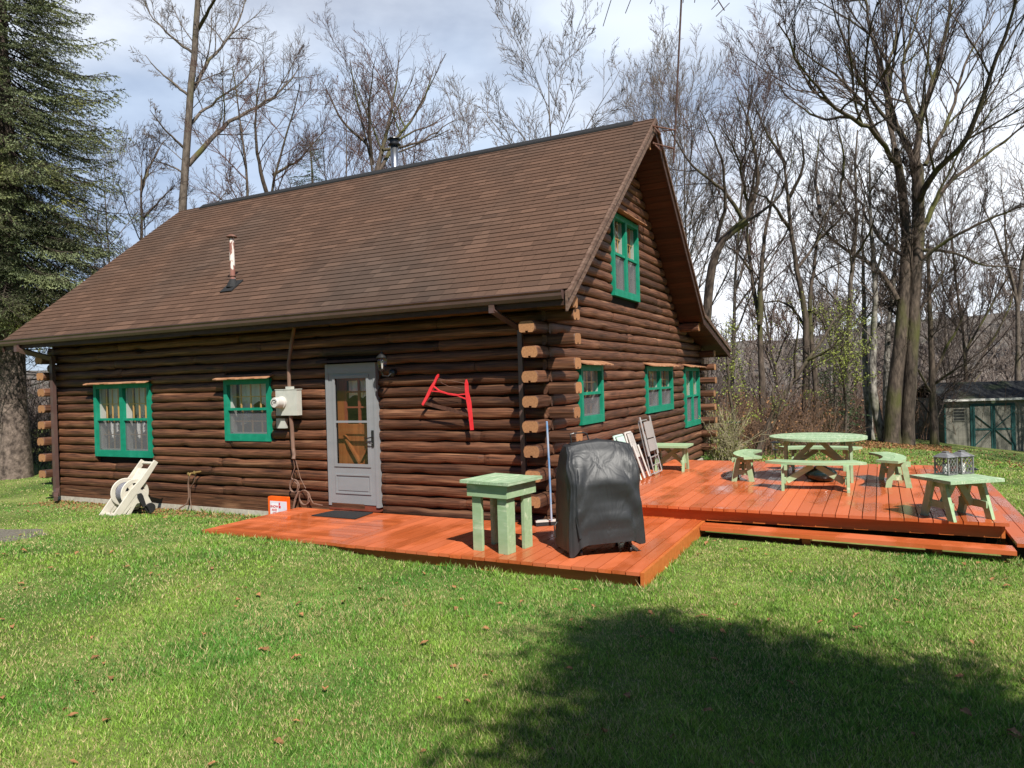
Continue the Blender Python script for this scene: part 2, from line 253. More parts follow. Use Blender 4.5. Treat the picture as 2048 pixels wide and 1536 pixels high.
# ------------------------------------------------------------------ mesh helpers
class MB:
    def __init__(s): s.v = []; s.f = []; s.t = []; s.uv = {}
    def add(s, vs, fs, tone=None):
        o = len(s.v); s.v += [tuple(map(float, p)) for p in vs]; tn = random.random() if tone is None else tone
        for f in fs: s.f.append(tuple(i+o for i in f)); s.t.append(tn)
    def box(s, c, size, rot=None, tone=None, bev=0):
        x, y, z = [a/2 for a in size]; P = [Vector((i*x, j*y, k*z)) for i in (-1, 1) for j in (-1, 1) for k in (-1, 1)]
        if rot is not None: P = [rot @ p for p in P]
        c = Vector(c); s.add([p+c for p in P], [(0, 1, 3, 2), (4, 6, 7, 5), (0, 4, 5, 1), (2, 3, 7, 6), (0, 2, 6, 4), (1, 5, 7, 3)], tone)
    def bb(s, x0, x1, y0, y1, z0, z1, tone=None): s.box(((x0+x1)/2, (y0+y1)/2, (z0+z1)/2), (abs(x1-x0), abs(y1-y0), abs(z1-z0)), tone=tone)
    def beam(s, a, b, w, h, up=(0, 0, 1), tone=None):
        a, b = Vector(a), Vector(b); d = (b-a); ln = d.length; d.normalize(); u = Vector(up); r = d.cross(u)
        if r.length < 1e-4: r = d.cross(Vector((1, 0, 0)))
        r.normalize(); u = r.cross(d)
        rot = Matrix((d, r, u)).transposed(); s.box((a+b)/2, (ln, w, h), rot, tone)
    def prism(s, poly, to3, d0, d1, tone=None):
        n = len(poly); vs = [to3(p, d0) for p in poly]+[to3(p, d1) for p in poly]
        s.add(vs, [tuple(range(n))[::-1], tuple(range(n, 2*n))]+[(i, (i+1) % n, n+(i+1) % n, n+i) for i in range(n)], tone)
    def tube(s, pts, rad, n=8, tone=None, cap=True):
        pts = [Vector(p) for p in pts]; rad = rad if hasattr(rad, '__len__') else [rad]*len(pts); vs = []; a = None
        for i, p in enumerate(pts):
            d = (pts[min(i+1, len(pts)-1)]-pts[max(i-1, 0)]).normalized()
            if a is None: a = d.cross(Vector((0, 0, 1)) if abs(d.z) < .9 else Vector((1, 0, 0)))
            a = (a-d*a.dot(d)).normalized(); b = d.cross(a)
            for k in range(n):
                q = 2*math.pi*k/n; vs.append(p+(a*math.cos(q)+b*math.sin(q))*rad[i])
        fs = [(i*n+k, i*n+(k+1) % n, (i+1)*n+(k+1) % n, (i+1)*n+k) for i in range(len(pts)-1) for k in range(n)]
        if cap: fs += [tuple(range(n))[::-1], tuple(range((len(pts)-1)*n, len(pts)*n))]
        s.add(vs, fs, tone)
    def lathe(s, c, prof, n=20, tone=None, axis=None):
        vs = []; rot = axis
        for r, z in prof:
            for k in range(n):
                q = 2*math.pi*k/n; p = Vector((r*math.cos(q), r*math.sin(q), z)); vs.append((rot @ p if rot is not None else p)+Vector(c))
        m = len(prof); fs = [(i*n+k, i*n+(k+1) % n, (i+1)*n+(k+1) % n, (i+1)*n+k) for i in range(m-1) for k in range(n)]
        fs += [tuple(range(n))[::-1], tuple(range((m-1)*n, m*n))]; s.add(vs, fs, tone)
    def build(s, name, material, parent=None, smooth=False, loc=None):
        me = bpy.data.meshes.new(name)
        v = s.v
        if loc is not None: v = [(a-loc[0], b-loc[1], c-loc[2]) for a, b, c in v]
        me.from_pydata(v, [], s.f); a = me.attributes.new('tone', 'FLOAT', 'FACE'); a.data.foreach_set('value', s.t)
        if s.uv:
            u = me.uv_layers.new(name='UVMap'); dat = [0.0]*(2*len(me.loops))
            for p in me.polygons:
                if p.index in s.uv:
                    for li, w in zip(p.loop_indices, s.uv[p.index]): dat[2*li] = w[0]; dat[2*li+1] = w[1]
            u.data.foreach_set('uv', dat)
        me.materials.append(material)
        if smooth: me.shade_smooth()
        o = bpy.data.objects.new(name, me); COL.objects.link(o)
        if loc is not None: o.location = loc
        if parent is not None:
            o.parent = parent
            if loc is None: o.matrix_parent_inverse = pinv(parent)
        return o
def pinv(p):      # world-built parts: undo the placement of a top-level parent; parts themselves sit at identity
    return Matrix.LocRotScale(p.location, p.rotation_euler, p.scale).inverted() if p.parent is None else Matrix.Identity(4)
def np_mesh(name, V, Fc, material, parent=None, tone=None, smooth=False, ftype=3):
    me = bpy.data.meshes.new(name); nv, nf = len(V), len(Fc); me.vertices.add(nv); me.vertices.foreach_set('co', np.ascontiguousarray(V, np.float32).ravel())
    me.loops.add(nf*ftype); me.loops.foreach_set('vertex_index', np.ascontiguousarray(Fc, np.int32).ravel())
    me.polygons.add(nf); me.polygons.foreach_set('loop_start', np.arange(0, nf*ftype, ftype, dtype=np.int32))
    me.polygons.foreach_set('loop_total', np.full(nf, ftype, dtype=np.int32))
    if tone is not None: a = me.attributes.new('tone', 'FLOAT', 'FACE'); a.data.foreach_set('value', np.ascontiguousarray(tone, np.float32))
    me.update(calc_edges=True); me.materials.append(material)
    if smooth: me.shade_smooth()
    o = bpy.data.objects.new(name, me); COL.objects.link(o)
    if parent is not None: o.parent = parent
    return o
def tag(o, label=None, cat=None, group=None, kind=None):
    if label: o['label'] = label
    if cat: o['category'] = cat
    if group: o['group'] = group
    if kind: o['kind'] = kind
    return o
def empty(name, loc, label, cat, group=None, rz=0):
    o = bpy.data.objects.new(name, None); COL.objects.link(o); o.location = loc; o.rotation_euler = (0, 0, rz); o.empty_display_size = .2
    return tag(o, label, cat, group)
def sm(a, b, x): t = min(1, max(0, (x-a)/(b-a))); return t*t*(3-2*t)
# ------------------------------------------------------------------ terrain
def gz(x, y):
    z = -.15-.035*max(0, y-6.5)-.12*max(0, x-4)*sm(8, 16, y)
    z += .02*math.sin(x*1.3+1)*math.sin(y*.9)*sm(1, 3, abs(y+.5)) 
    z += .115*sm(-1.0, -2.8, x)*sm(-9, -5, x)*sm(-.3, -1.3, y)*sm(-5.5, -3, y)
    z -= .055*sm(-1.2, -.3, y)*sm(-4.2, -4.8, x)*sm(.5, -.1, y)
    if y > 25: 
        t = y-25; z -= .30*min(t, 60)*sm(0, 12, t)
        if t > 130: z += 62*sm(130, 560, t)
    if x < -16 and y > 0: z += .0
    return z
def grid(name, xs, ys, fn, m, kind='structure', smooth=True):
    nx, ny = len(xs), len(ys); V = np.array([(x, y, fn(x, y)) for y in ys for x in xs])
    Fc = np.array([(j*nx+i, j*nx+i+1, (j+1)*nx+i+1, (j+1)*nx+i) for j in range(ny-1) for i in range(nx-1)])
    o = np_mesh(name, V, Fc, m, smooth=smooth, ftype=4); return tag(o, kind=kind)
xs = sorted(set([round(x, 2) for x in np.linspace(-40, 40, 161)]+[-1500, -900, -500, -300, -200, -120, -80, -60, 60, 80, 120, 200, 300, 500, 900, 1500]))
ys = sorted(set([round(y, 2) for y in np.linspace(-20, 30, 101)]+[-300, -100, -50, -30, 26, 33, 37, 42, 48, 55, 62, 70, 80, 90, 100]))
lawn_fn = lambda x, y: gz(x, y)
_o = grid('lawn', xs, [y for y in ys if y <= 26], lawn_fn, MT['lawn'])
_o = grid('forest_floor', xs, [y for y in ys if y >= 26], lawn_fn, MT['forestfloor'])
hx = sorted(set([round(x, 1) for x in np.linspace(-900, 900, 91)]+[-3000, -2000, -1400, 1400, 2000, 3000]))
hy = [100, 120, 140, 160, 180, 200, 220, 240, 260, 280, 300, 320, 340, 360, 380, 400, 430, 470, 520, 600, 800, 1200]
def hill_fn(x, y):
    h = -18.3+sm(150, 420, y)*(38+6*math.sin(x*.0083+1.1)+3*math.sin(x*.031)+1.2*math.sin(x*.09+y*.05))
    return h
_o = grid('hill', hx, hy, hill_fn, MT['hill'])

# ------------------------------------------------------------------ house data
CH, Z0 = .155, -.06
XL, YB = -10.5, 8.9
EX0, EX1 = -11.17, .49
EY, EZ, RY, RZ = -.47, 2.914, 3.555, 6.176
KY, KZ, LY, LZ = 6.917, 3.16, 9.84, 2.485
def roof_z(y):                       # top surface of the roof
    if y <= RY: return EZ+(RZ-EZ)*(y-EY)/(RY-EY)
    if y <= KY: return RZ+(KZ-RZ)*(y-RY)/(KY-RY)
    return KZ+(LZ-KZ)*(y-KY)/(LY-KY)
house = empty('log_cabin', (-5, 4, -.15), 'dark brown log cabin with brown shingle roof, green windows and grey storm door', 'cabin')
FW = [('w1', -9.224, -7.664, .676, 1.996), ('w2', -5.832, -4.816, .995, 1.993)]
DOOR = (-3.658, -2.723, .06, 2.16)
GW = [('a', 1.074, 1.993, 1.183, 2.032), ('b', 4.297, 6.137, 1.178, 2.032), ('c', 7.18, 8.563, .724, 2.032), ('u', 2.638, 4.01, 3.161, 4.511)]

def smooth_noise(n, amp, step=3):
    k = max(2, n//step+2); c = rng.normal(0, amp, k); x = np.linspace(0, k-1.001, n); i = x.astype(int); t = x-i; t = t*t*(3-2*t)
    return c[i]*(1-t)+c[i+1]*t
def log_piece(mb, to3, s0, s1, z0, z1, tone, bulge=.055, cap0=True, cap1=True, slope0=None, slope1=None):
    L_ = s1-s0; n = max(3, int(L_/.085)+1); S = np.linspace(s0, s1, n)
    zt = z1+smooth_noise(n, .0042, 6)-.001; zb = z0+smooth_noise(n, .0042, 6)+.001; bu = bulge+smooth_noise(n, .0035, 4)
    # occasional hand-hewn scallops
    for _ in range(int(L_/1.3)+ (1 if random.random() < .4 else 0)):
        c = random.uniform(s0, s1); w = random.uniform(.04, .16); a = random.uniform(.006, .024)
        g = np.exp(-((S-c)/w)**2)*a
        if random.random() < .6: zb = zb+g
        else: zt = zt-g
    A = [-88, -62, -36, -10, 16, 42, 66, 88]; vs = []
    for i in range(n):
        e = min(S[i]-s0, s1-S[i]); sh = 1.0
        if (cap0 and S[i]-s0 < .03) or (cap1 and s1-S[i] < .03): sh = .55
        for a in A:
            q = R(a); z = (zt[i]+zb[i])/2+(zt[i]-zb[i])/2*math.sin(q)*(.94 if sh < 1 else 1); o = -.045+(bu[i]+.045)*max(0, math.cos(q))**.5*(1 if sh == 1 else .8)
            s_ = S[i]
            if slope0 is not None and i == 0: s_ = slope0(z)
            if slope1 is not None and i == n-1: s_ = slope1(z)
            vs.append(to3(s_, o, z))
    m = len(A); fs = [(i*m+k, (i+1)*m+k, (i+1)*m+k+1, i*m+k+1) for i in range(n-1) for k in range(m-1)]
    fs += [tuple(range(m)), tuple(range((n-1)*m, n*m))[::-1]]
    mb.add(vs, fs, tone)
def subtract(iv, a, b):
    o = []
    for s, e in iv:
        if b <= s or a >= e: o.append((s, e))
        else:
            if a > s+.06: o.append((s, a))
            if b < e-.06: o.append((b, e))
    return o
def run_logs(mb, to3, k, s0, s1, openings, **kw):
    z0 = Z0+CH*k; z1 = z0+CH; iv = [(s0, s1)]
    for a, b, za, zb in openings:
        if z1 > za+.03 and z0 < zb-.01: iv = subtract(iv, a, b)
    for s, e in iv:
        cuts = [s]; c = s+random.uniform(1.2, 4.6)
        while c < e-.8: cuts.append(c); c += random.uniform(1.8, 4.8)
        cuts.append(e)
        for a, b in zip(cuts[:-1], cuts[1:]):
            zz = z0+random.uniform(-.003, .003)
            ia = any(abs(a-q[1]) < .01 for q in openings); ib = any(abs(b-q[0]) < .01 for q in openings)
            log_piece(mb, to3, a+(.002 if a > s else (random.uniform(-.02, .012) if ia else 0)), b-(.002 if b < e else (random.uniform(-.012, .02) if ib else 0)), zz, z1, random.random(),
                      cap0=True, cap1=True, slope0=kw.get('slope0') if a == s0 else None, slope1=kw.get('slope1') if b == s1 else None)
f3 = lambda s, o, z: (s, -o, z); g3 = lambda s, o, z: (o, s, z)
OFF = .055
fopen = [(a-.0, b+.0, zb, zt) for _, a, b, zb, zt in FW]+[(DOOR[0]-.01, DOOR[1]+.01, DOOR[2]-.1, DOOR[3]+.02)]
gopen = [(a, b, zb, zt) for _, a, b, zb, zt in GW]
fw = MB()
for k in range(1, 19): run_logs(fw, lambda s, o, z: f3(s, o-OFF, z), k, XL+.0, -.0, fopen)
run_logs(fw, lambda s, o, z: f3(s, o-OFF, z), 0, -3.0+.3, 0, fopen)
front_wall = fw.build('front_wall', MT['log_x'], house, smooth=False)
b_ = MB(); b_.bb(XL+.02, -.08, .09, .13, -.1, 2.95); b_.bb(-.13, -.09, .1, YB, -.1, 2.6)
b_.prism([(.1, 2.6), (YB, 2.6), (KY, KZ-.25), (RY, RZ-.3), (.1, EZ+.15)], lambda p, d: (d, p[0], p[1]), -.13, -.09)
b_.bb(XL+.02, XL+.06, .1, YB, -.1, 2.7); b_.bb(XL, -.1, YB-.1, YB-.06, -.1, 2.6); b_.bb(XL+.02, -.1, .13, YB-.1, -.12, -.08)
back_ = b_
# cut real openings by building the backing only as strips around them
def backing(axis, plane, thick, s0, s1, z0, z1, opens):
    mb = MB(); cur = sorted(opens); zs = sorted(set([z0, z1]+[o[2] for o in cur]+[o[3] for o in cur])); zs = [z for z in zs if z0 <= z <= z1]
    for za, zb in zip(zs[:-1], zs[1:]):
        iv = [(s0, s1)]
        for a, b, oa, ob in cur:
            if zb > oa+1e-6 and za < ob-1e-6: iv = subtract(iv, a, b)
        for a, b in iv:
            if axis == 'x': mb.bb(a, b, plane, plane+thick, za, zb)
            else: mb.bb(plane-thick, plane, a, b, za, zb)
    return mb
bk = backing('x', .085, .04, XL+.03, -.1, -.1, 2.9, fopen)
m2 = backing('y', -.085, .04, .09, YB-.05, -.1, 2.6, gopen); bk.v, off = bk.v+m2.v, len(bk.v); bk.f += [tuple(i+off for i in f) for f in m2.f]; bk.t += m2.t
u0, u1, uz0, uz1 = GW[3][1:]
yl = lambda z: EY+(z+.22-EZ)/(RZ-EZ)*(RY-EY); yr = lambda z: RY+(RZ-z-.22)/(RZ-KZ)*(KY-RY)
def gpoly(p): bk.prism(p, lambda q, d: (d, q[0], q[1]), -.125, -.085)
gpoly([(max(.09, yl(2.6)), 2.6), (YB-.05, 2.6), (KY, KZ-.2), (yr(uz0), uz0), (yl(uz0), uz0), (.09, EZ-.0)])
gpoly([(yl(uz0), uz0), (u0, uz0), (u0, yl(1) and EZ+(u0-EY)/(RY-EY)*(RZ-EZ)-.22)])
gpoly([(u1, uz0), (yr(uz0), uz0), (yr(uz1), uz1), (u1, uz1)])
gpoly([(yl(uz1), uz1), (yr(uz1), uz1), (RY, RZ-.25)])
bk.bb(XL+.03, XL+.07, .13, YB, -.1, 2.7); bk.bb(XL+.07, -.13, YB-.09, YB-.05, -.1, 2.6); bk.bb(XL+.07, -.13, .13, YB-.1, -.12, -.09)
bk.build('inner_wall', MT['gap'], house)
gw = MB(); gto = lambda s, o, z: g3(s, o-OFF, z)
for k in range(0, 40):
    zt = Z0+CH*(k+1); zc = zt-CH*.5
    lo, hi = 0.0, YB
    if zt > 2.3:
        lo = max(0.0, yl(zc)+.02) if zc > EZ-.1 else 0.0
        if zc+.2 > LZ: 
            hi = YB if zc < 2.55 else (yr(zc)-.02 if zc > KZ-.2 else KY+(KZ-.2-zc)/(KZ-LZ)*(LY-KY)-.05)
    hi = min(hi, YB)
    if hi-lo < .35 or zc > RZ-.35: break
    run_logs(gw, gto, k, lo, hi, gopen)
gw.build('gable_wall', MT['log_y'], house, smooth=False)
# left wall and back wall, simple but real
lw = MB()
for k in range(0, 18): run_logs(lw, lambda s, o, z: (XL-(o-OFF), s, z), k, 0, YB, [])
for k in range(0, 16): run_logs(lw, lambda s, o, z: (s, YB+(o-OFF), z), k, XL, 0, [])
lw.prism([(0, 2.7), (YB, 2.6), (KY, KZ-.2), (RY, RZ-.25), (0, EZ)], lambda p, d: (d, p[0], p[1]), XL+.04, XL+.08)
lw.build('rear_walls', MT['log_y'], house)
# corner log ends
def stub(mb, me, c0, d, L_, w, h, z):        # c0 start centre xy, d unit dir xy, w width
    d = Vector((d[0], d[1], 0)); sd_ = Vector((-d.y, d.x, 0)); hw, hh = w/2, h/2; jit = lambda: random.uniform(-.005, .005)
    P = [(-hw*.72, -hh), (-.02, -hh), (-.02, -hh+.022), (.018, -hh+.022), (.018, -hh), (hw*.72, -hh), (hw*.88, -hh*.8), (hw*.97, -hh*.4), (hw, .05*hh), (hw*.95, hh*.5), (hw*.84, hh*.82), (hw*.62, hh), (-hw*.62, hh), (-hw*.84, hh*.82), (-hw*.95, hh*.5), (-hw, .05*hh), (-hw*.97, -hh*.4), (-hw*.88, -hh*.8)]
    P = [(a+jit(), b+jit()*.6) for a, b in P]; L2 = L_+random.uniform(-.025, .02); c = Vector((c0[0], c0[1], z)); n = len(P); tn = random.random()
    o0 = [c+sd_*a+Vector((0, 0, b)) for a, b in P]; o1 = [c+d*(L2-.012)+sd_*a+Vector((0, 0, b)) for a, b in P]; o2 = [c+d*L2+sd_*a*.93+Vector((0, 0, b*.92)) for a, b in P]
    mb.add(o0+o1+o2, [(i, (i+1) % n, n+(i+1) % n, n+i) for i in range(n)]+[(n+i, n+(i+1) % n, 2*n+(i+1) % n, 2*n+i) for i in range(n)], tn)
    base = len(me.f); me.add([c+d*(L2+.0006)+sd_*a*.93+Vector((0, 0, b*.92)) for a, b in P], [tuple(range(n))], random.random()*.6+.2)
    me.uv[base] = [((a+.01*jit()/.006)*6+.1*jit(), b*6) for a, b in P]
def cstub(c0, d, L_, w, h, z, nm='log_end'):
    a, b = MB(), MB(); stub(a, b, c0, d, L_, w, h, z); o = a.build(nm, MT['log_x' if d[0] else 'log_y'], house); b.build('end_grain', MT['endgrain'], o)
for k in range(0, 18):
    z = Z0+CH*(k+.5)
    for cx_, sx in ((0, 1), (XL, -1)):
        if k == 0: continue
        if k % 2 == 0:
            cstub((cx_-(.12 if sx > 0 else 0), 0.02), (0, -1), (.36 if k < 16 else .42) if sx > 0 else .25, .235, CH*.97, z)
            if sx > 0: cstub((cx_-sx*.12, YB), (0, 1), .3, .235, CH*.97, z)
        else:
            cstub((cx_-sx*.02, .12), (sx, 0), .36 if sx > 0 else .16, .235, CH*.97, z)
            if sx > 0: cstub((cx_-sx*.02, YB-.12), (sx, 0), .34, .235, CH*.97, z)
cstub((-.1, KY+.02), (1, 0), .47, .2, .17, KZ-.30, 'purlin'); cstub((-.1, RY), (1, 0), .5, .2, .17, RZ-.42, 'purlin'); cstub((-.1, .0), (1, 0), .5, .2, .16, 2.80, 'purlin')
# sill board, foundation
q = MB(); q.bb(XL-.02, -3.0, -.02, .03, -.105, -.055+.155-.003-.0, tone=.5)
q.build('sill_board', MT['log_x'], house)
q = MB(); q.bb(XL+.02, -.02, -.03, .1, -.4, -.107); q.bb(-.12, -.02, .1, YB, -.4, -.10); q.build('foundation', MT['concrete'], house)

# ------------------------------------------------------------------ roof
sl = math.hypot(RY-EY, RZ-EZ); ny_, nz_ = -(RZ-EZ)/sl, (RY-EY)/sl; ty, tz = (RY-EY)/sl, (RZ-EZ)/sl
T_ = .13
poly = [(EY, EZ), (RY, RZ), (KY, KZ), (LY, LZ), (LY-.01, LZ-T_), (KY-.03, KZ-T_-.03), (RY, RZ-T_-.08), (EY+.03, EZ-T_)]
rb = MB(); rb.prism([(a, b-.012) for a, b in poly], lambda p, d: (d, p[0], p[1]), EX0+.01, EX1-.03)
roof = rb.build('roof', MT['fascia_dark'], house)
def shingles(name, A, B, length_lo, seed):
    rs = np.random.default_rng(seed); mb = MB(); sl_ = math.hypot(B[0]-A[0], B[1]-A[1]); t = ((B[0]-A[0])/sl_, (B[1]-A[1])/sl_); n_ = (-t[1], t[0]); n_ = n_ if n_[1] > 0 else (-n_[0], -n_[1])
    ex = .132; rows = int(sl_/ex)+1; patch = {}
    for r in range(rows):
        a0 = r*ex; a1 = min(sl_, a0+ex+.01); x = EX0-rs.uniform(0, .3)
        yy = lambda a, h: (A[0]+t[0]*a+n_[0]*h, A[1]+t[1]*a+n_[1]*h)
        while x < EX1:
            w = rs.choice([.15, .2, .26, .33, .4]); x0, x1 = max(x, EX0), min(x+w, EX1); x += w
            if x1-x0 < .01: continue
            v = rs.random(); tn = .42+.16*rs.random()
            if v < .17: tn = .8+.2*rs.random()
            elif v < .28: tn = .12+.2*rs.random()
            if r < 3 and rs.random() < .5: tn *= .5
            h = .0105+rs.uniform(0, .002); g = .0015
            p = [yy(a0, h), yy(a0, 0), yy(a1, .0005)]
            mb.add([(x0+g, *p[0]), (x1-g, *p[0]), (x1-g, *p[2]), (x0+g, *p[2]), (x0+g, *p[1]), (x1-g, *p[1])], [(0, 1, 2, 3), (4, 5, 1, 0)], tn)
    return mb.build(name, MT['shingle'], roof)
shingles('front_shingles', (EY-.02, EZ-.016), (RY, RZ), 0, 1); shingles('back_shingles', (LY, LZ), (KY, KZ), 0, 2); shingles('back_shingles', (KY, KZ), (RY, RZ), 0, 3)
q = MB(); q.prism([(RY-.12, RZ-.08), (RY-.12, RZ-.05), (RY, RZ+.045), (RY+.12, RZ-.05), (RY+.13, RZ-.09)], lambda p, d: (d, *p), -10.38, .13); q.build('ridge_vent', MT['rubber'], roof)
# rake boards (right end and left end)
def rake(x0, x1, m, nm, pts, drop, lift=0):
    q = MB()
    for (a, b) in zip(pts[:-1], pts[1:]):
        q.prism([(a[0], a[1]+lift), (b[0], b[1]+lift), (b[0], b[1]-drop), (a[0], a[1]-drop)], lambda p, d: (d, *p), x0, x1)
    return q.build(nm, m, roof)
FR = [(EY-.04, EZ-.045), (RY, RZ-.01)]; BR = [(RY, RZ-.01), (KY, KZ-.01), (LY, LZ-.01)]
rake(EX1-.028, EX1+.0, MT['fascia'], 'rake_board', FR, .235); rake(EX1+.002, EX1+.03, MT['fascia'], 'rake_trim', FR, .075, .0)
rake(EX1-.028, EX1+.0, MT['fascia_dark'], 'rake_board', BR, .235); rake(EX1+.002, EX1+.03, MT['fascia'], 'rake_trim', BR, .08)
rake(EX0-.0, EX0+.028, MT['fascia_dark'], 'rake_board', FR, .2); rake(EX0-.0, EX0+.028, MT['fascia_dark'], 'rake_board', BR, .2)
# soffit boards under the rakes and eaves
q = MB()
def soff(A, B, n, x0=-.06, x1=EX1-.03):
    for i in range(n):
        a = (A[0]+(B[0]-A[0])*i/n, A[1]+(B[1]-A[1])*i/n); b = (A[0]+(B[0]-A[0])*(i+.94)/n, A[1]+(B[1]-A[1])*(i+.94)/n)
        q.prism([a, b, (b[0], b[1]+.015), (a[0], a[1]+.015)], lambda p, d: (d, *p), x0, x1)
dz = .17
soff((EY+.05, EZ-dz), (RY, RZ-dz-.06), 36); soff((RY, RZ-dz-.06), (KY, KZ-dz-.03), 32); soff((KY, KZ-dz-.03), (LY, LZ-dz), 22)
soff((EY+.05, EZ-dz), (.12, EZ-dz+.4), 5, EX0+.03, -.06)
q.build('soffit', MT['soffit'], roof)
q = MB(); q.bb(EX0+.03, EX1-.03, EY-.012, EY+.012, EZ-.2, EZ-.03); q.build('eave_board', MT['fascia_dark'], roof); q = MB(); q.bb(EX0+.03, EX1-.03, LY-.012, LY+.012, LZ-.2, LZ-.02); q.build('eave_board', MT['fascia_dark'], roof)
# gutter and downspouts
G0, G1 = EX0-.02, EX1-.06
gp = [(EY-.014, EZ-.02), (EY-.014, EZ-.13), (EY-.06, EZ-.13), (EY-.08, EZ-.09), (EY-.085, EZ-.05), (EY-.10, EZ-.03), (EY-.10, EZ-.02), (EY-.088, EZ-.02), (EY-.073, EZ-.05), (EY-.066, EZ-.085), (EY-.052, EZ-.118), (EY-.024, EZ-.118), (EY-.024, EZ-.02)]
q = MB(); q.prism(gp, lambda p, d: (d, *p), G0, G1); q.prism(gp[:7], lambda p, d: (d, *p), G1-.004, G1+.001); q.prism(gp[:7], lambda p, d: (d, *p), G0-.001, G0+.004)
gut = q.build('gutter', MT['gutter'], house)
def dspout(pts, nm='downspout', w=.062):
    q = MB()
    for a, b in zip(pts[:-1], pts[1:]): q.beam(a, b, w, w*.8, up=(0, -1, .001))
    for p in pts[1:-1]: q.box(p, (w+.002, w, w))
    q.build(nm, MT['gutter'], house)
dspout([(-.52, -.53, 2.78), (-.52, -.52, 2.71), (-.35, -.095, 2.50), (-.35, -.09, .06), (-.35, -.13, .03)])
dspout([(-10.66, -.53, 2.78), (-10.66, -.52, 2.70), (-10.30, -.10, 2.52), (-10.30, -.095, .05), (-10.25, -.13, -.05), (-10.02, -.28, -.11)], w=.085)
# pipes on the roof
q = MB(); py = 3.555-.15; c = (-5.93, .34, roof_z(.34))
q.tube([(c[0], c[1], c[2]-.1), (c[0], c[1], c[2]+.82)], .042, 14); q.build('vent_pipe', MT['ventp'], roof, smooth=False)
q = MB(); q.lathe((c[0], c[1], c[2]+.83), [(.02, .05), (.085, .012), (.09, 0), (.085, -.005)][::-1], 16); q.lathe((c[0]+.0, c[1], c[2]+.16), [(.05, 0), (.055, .012), (.05, .02)], 14); q.build('vent_cap', MT['rust'], roof)
q = MB(); rt = Matrix.Rotation(math.atan2(RZ-EZ, RY-EY), 3, 'X'); q.box((c[0]-.0, c[1]-.03, c[2]+.0), (.27, .34, .02), rt); q.lathe((c[0], c[1], c[2]-.02), [(.11, 0), (.085, .07), (.05, .13), (.046, .14)], 16); q.build('pipe_flashing', MT['rubber'], roof)
ch = at(790, 335, 13.6); ch = (ch[0], RY+.25, 0)
d_ = on_y(790, 340, RY+.3); q = MB(); q.tube([(d_[0], RY+.3, RZ-.6), (d_[0], RY+.3, RZ+.62)], .078, 24); flue = q.build('chimney_flue', MT['steel'], roof, smooth=True)
q = MB(); zt = RZ+.60
q.lathe((d_[0], RY+.3, zt), [(.085, -.02), (.135, .0), (.135, .012), (.10, .025)], 24); q.lathe((d_[0], RY+.3, zt+.03), [(.095, 0), (.095, .07)], 24); q.lathe((d_[0], RY+.3, zt+.10), [(.10, 0), (.14, .01), (.135, .03), (.07, .05), (.0, .055)], 24)
q.build('flue_cap', MT['blackm'], flue)

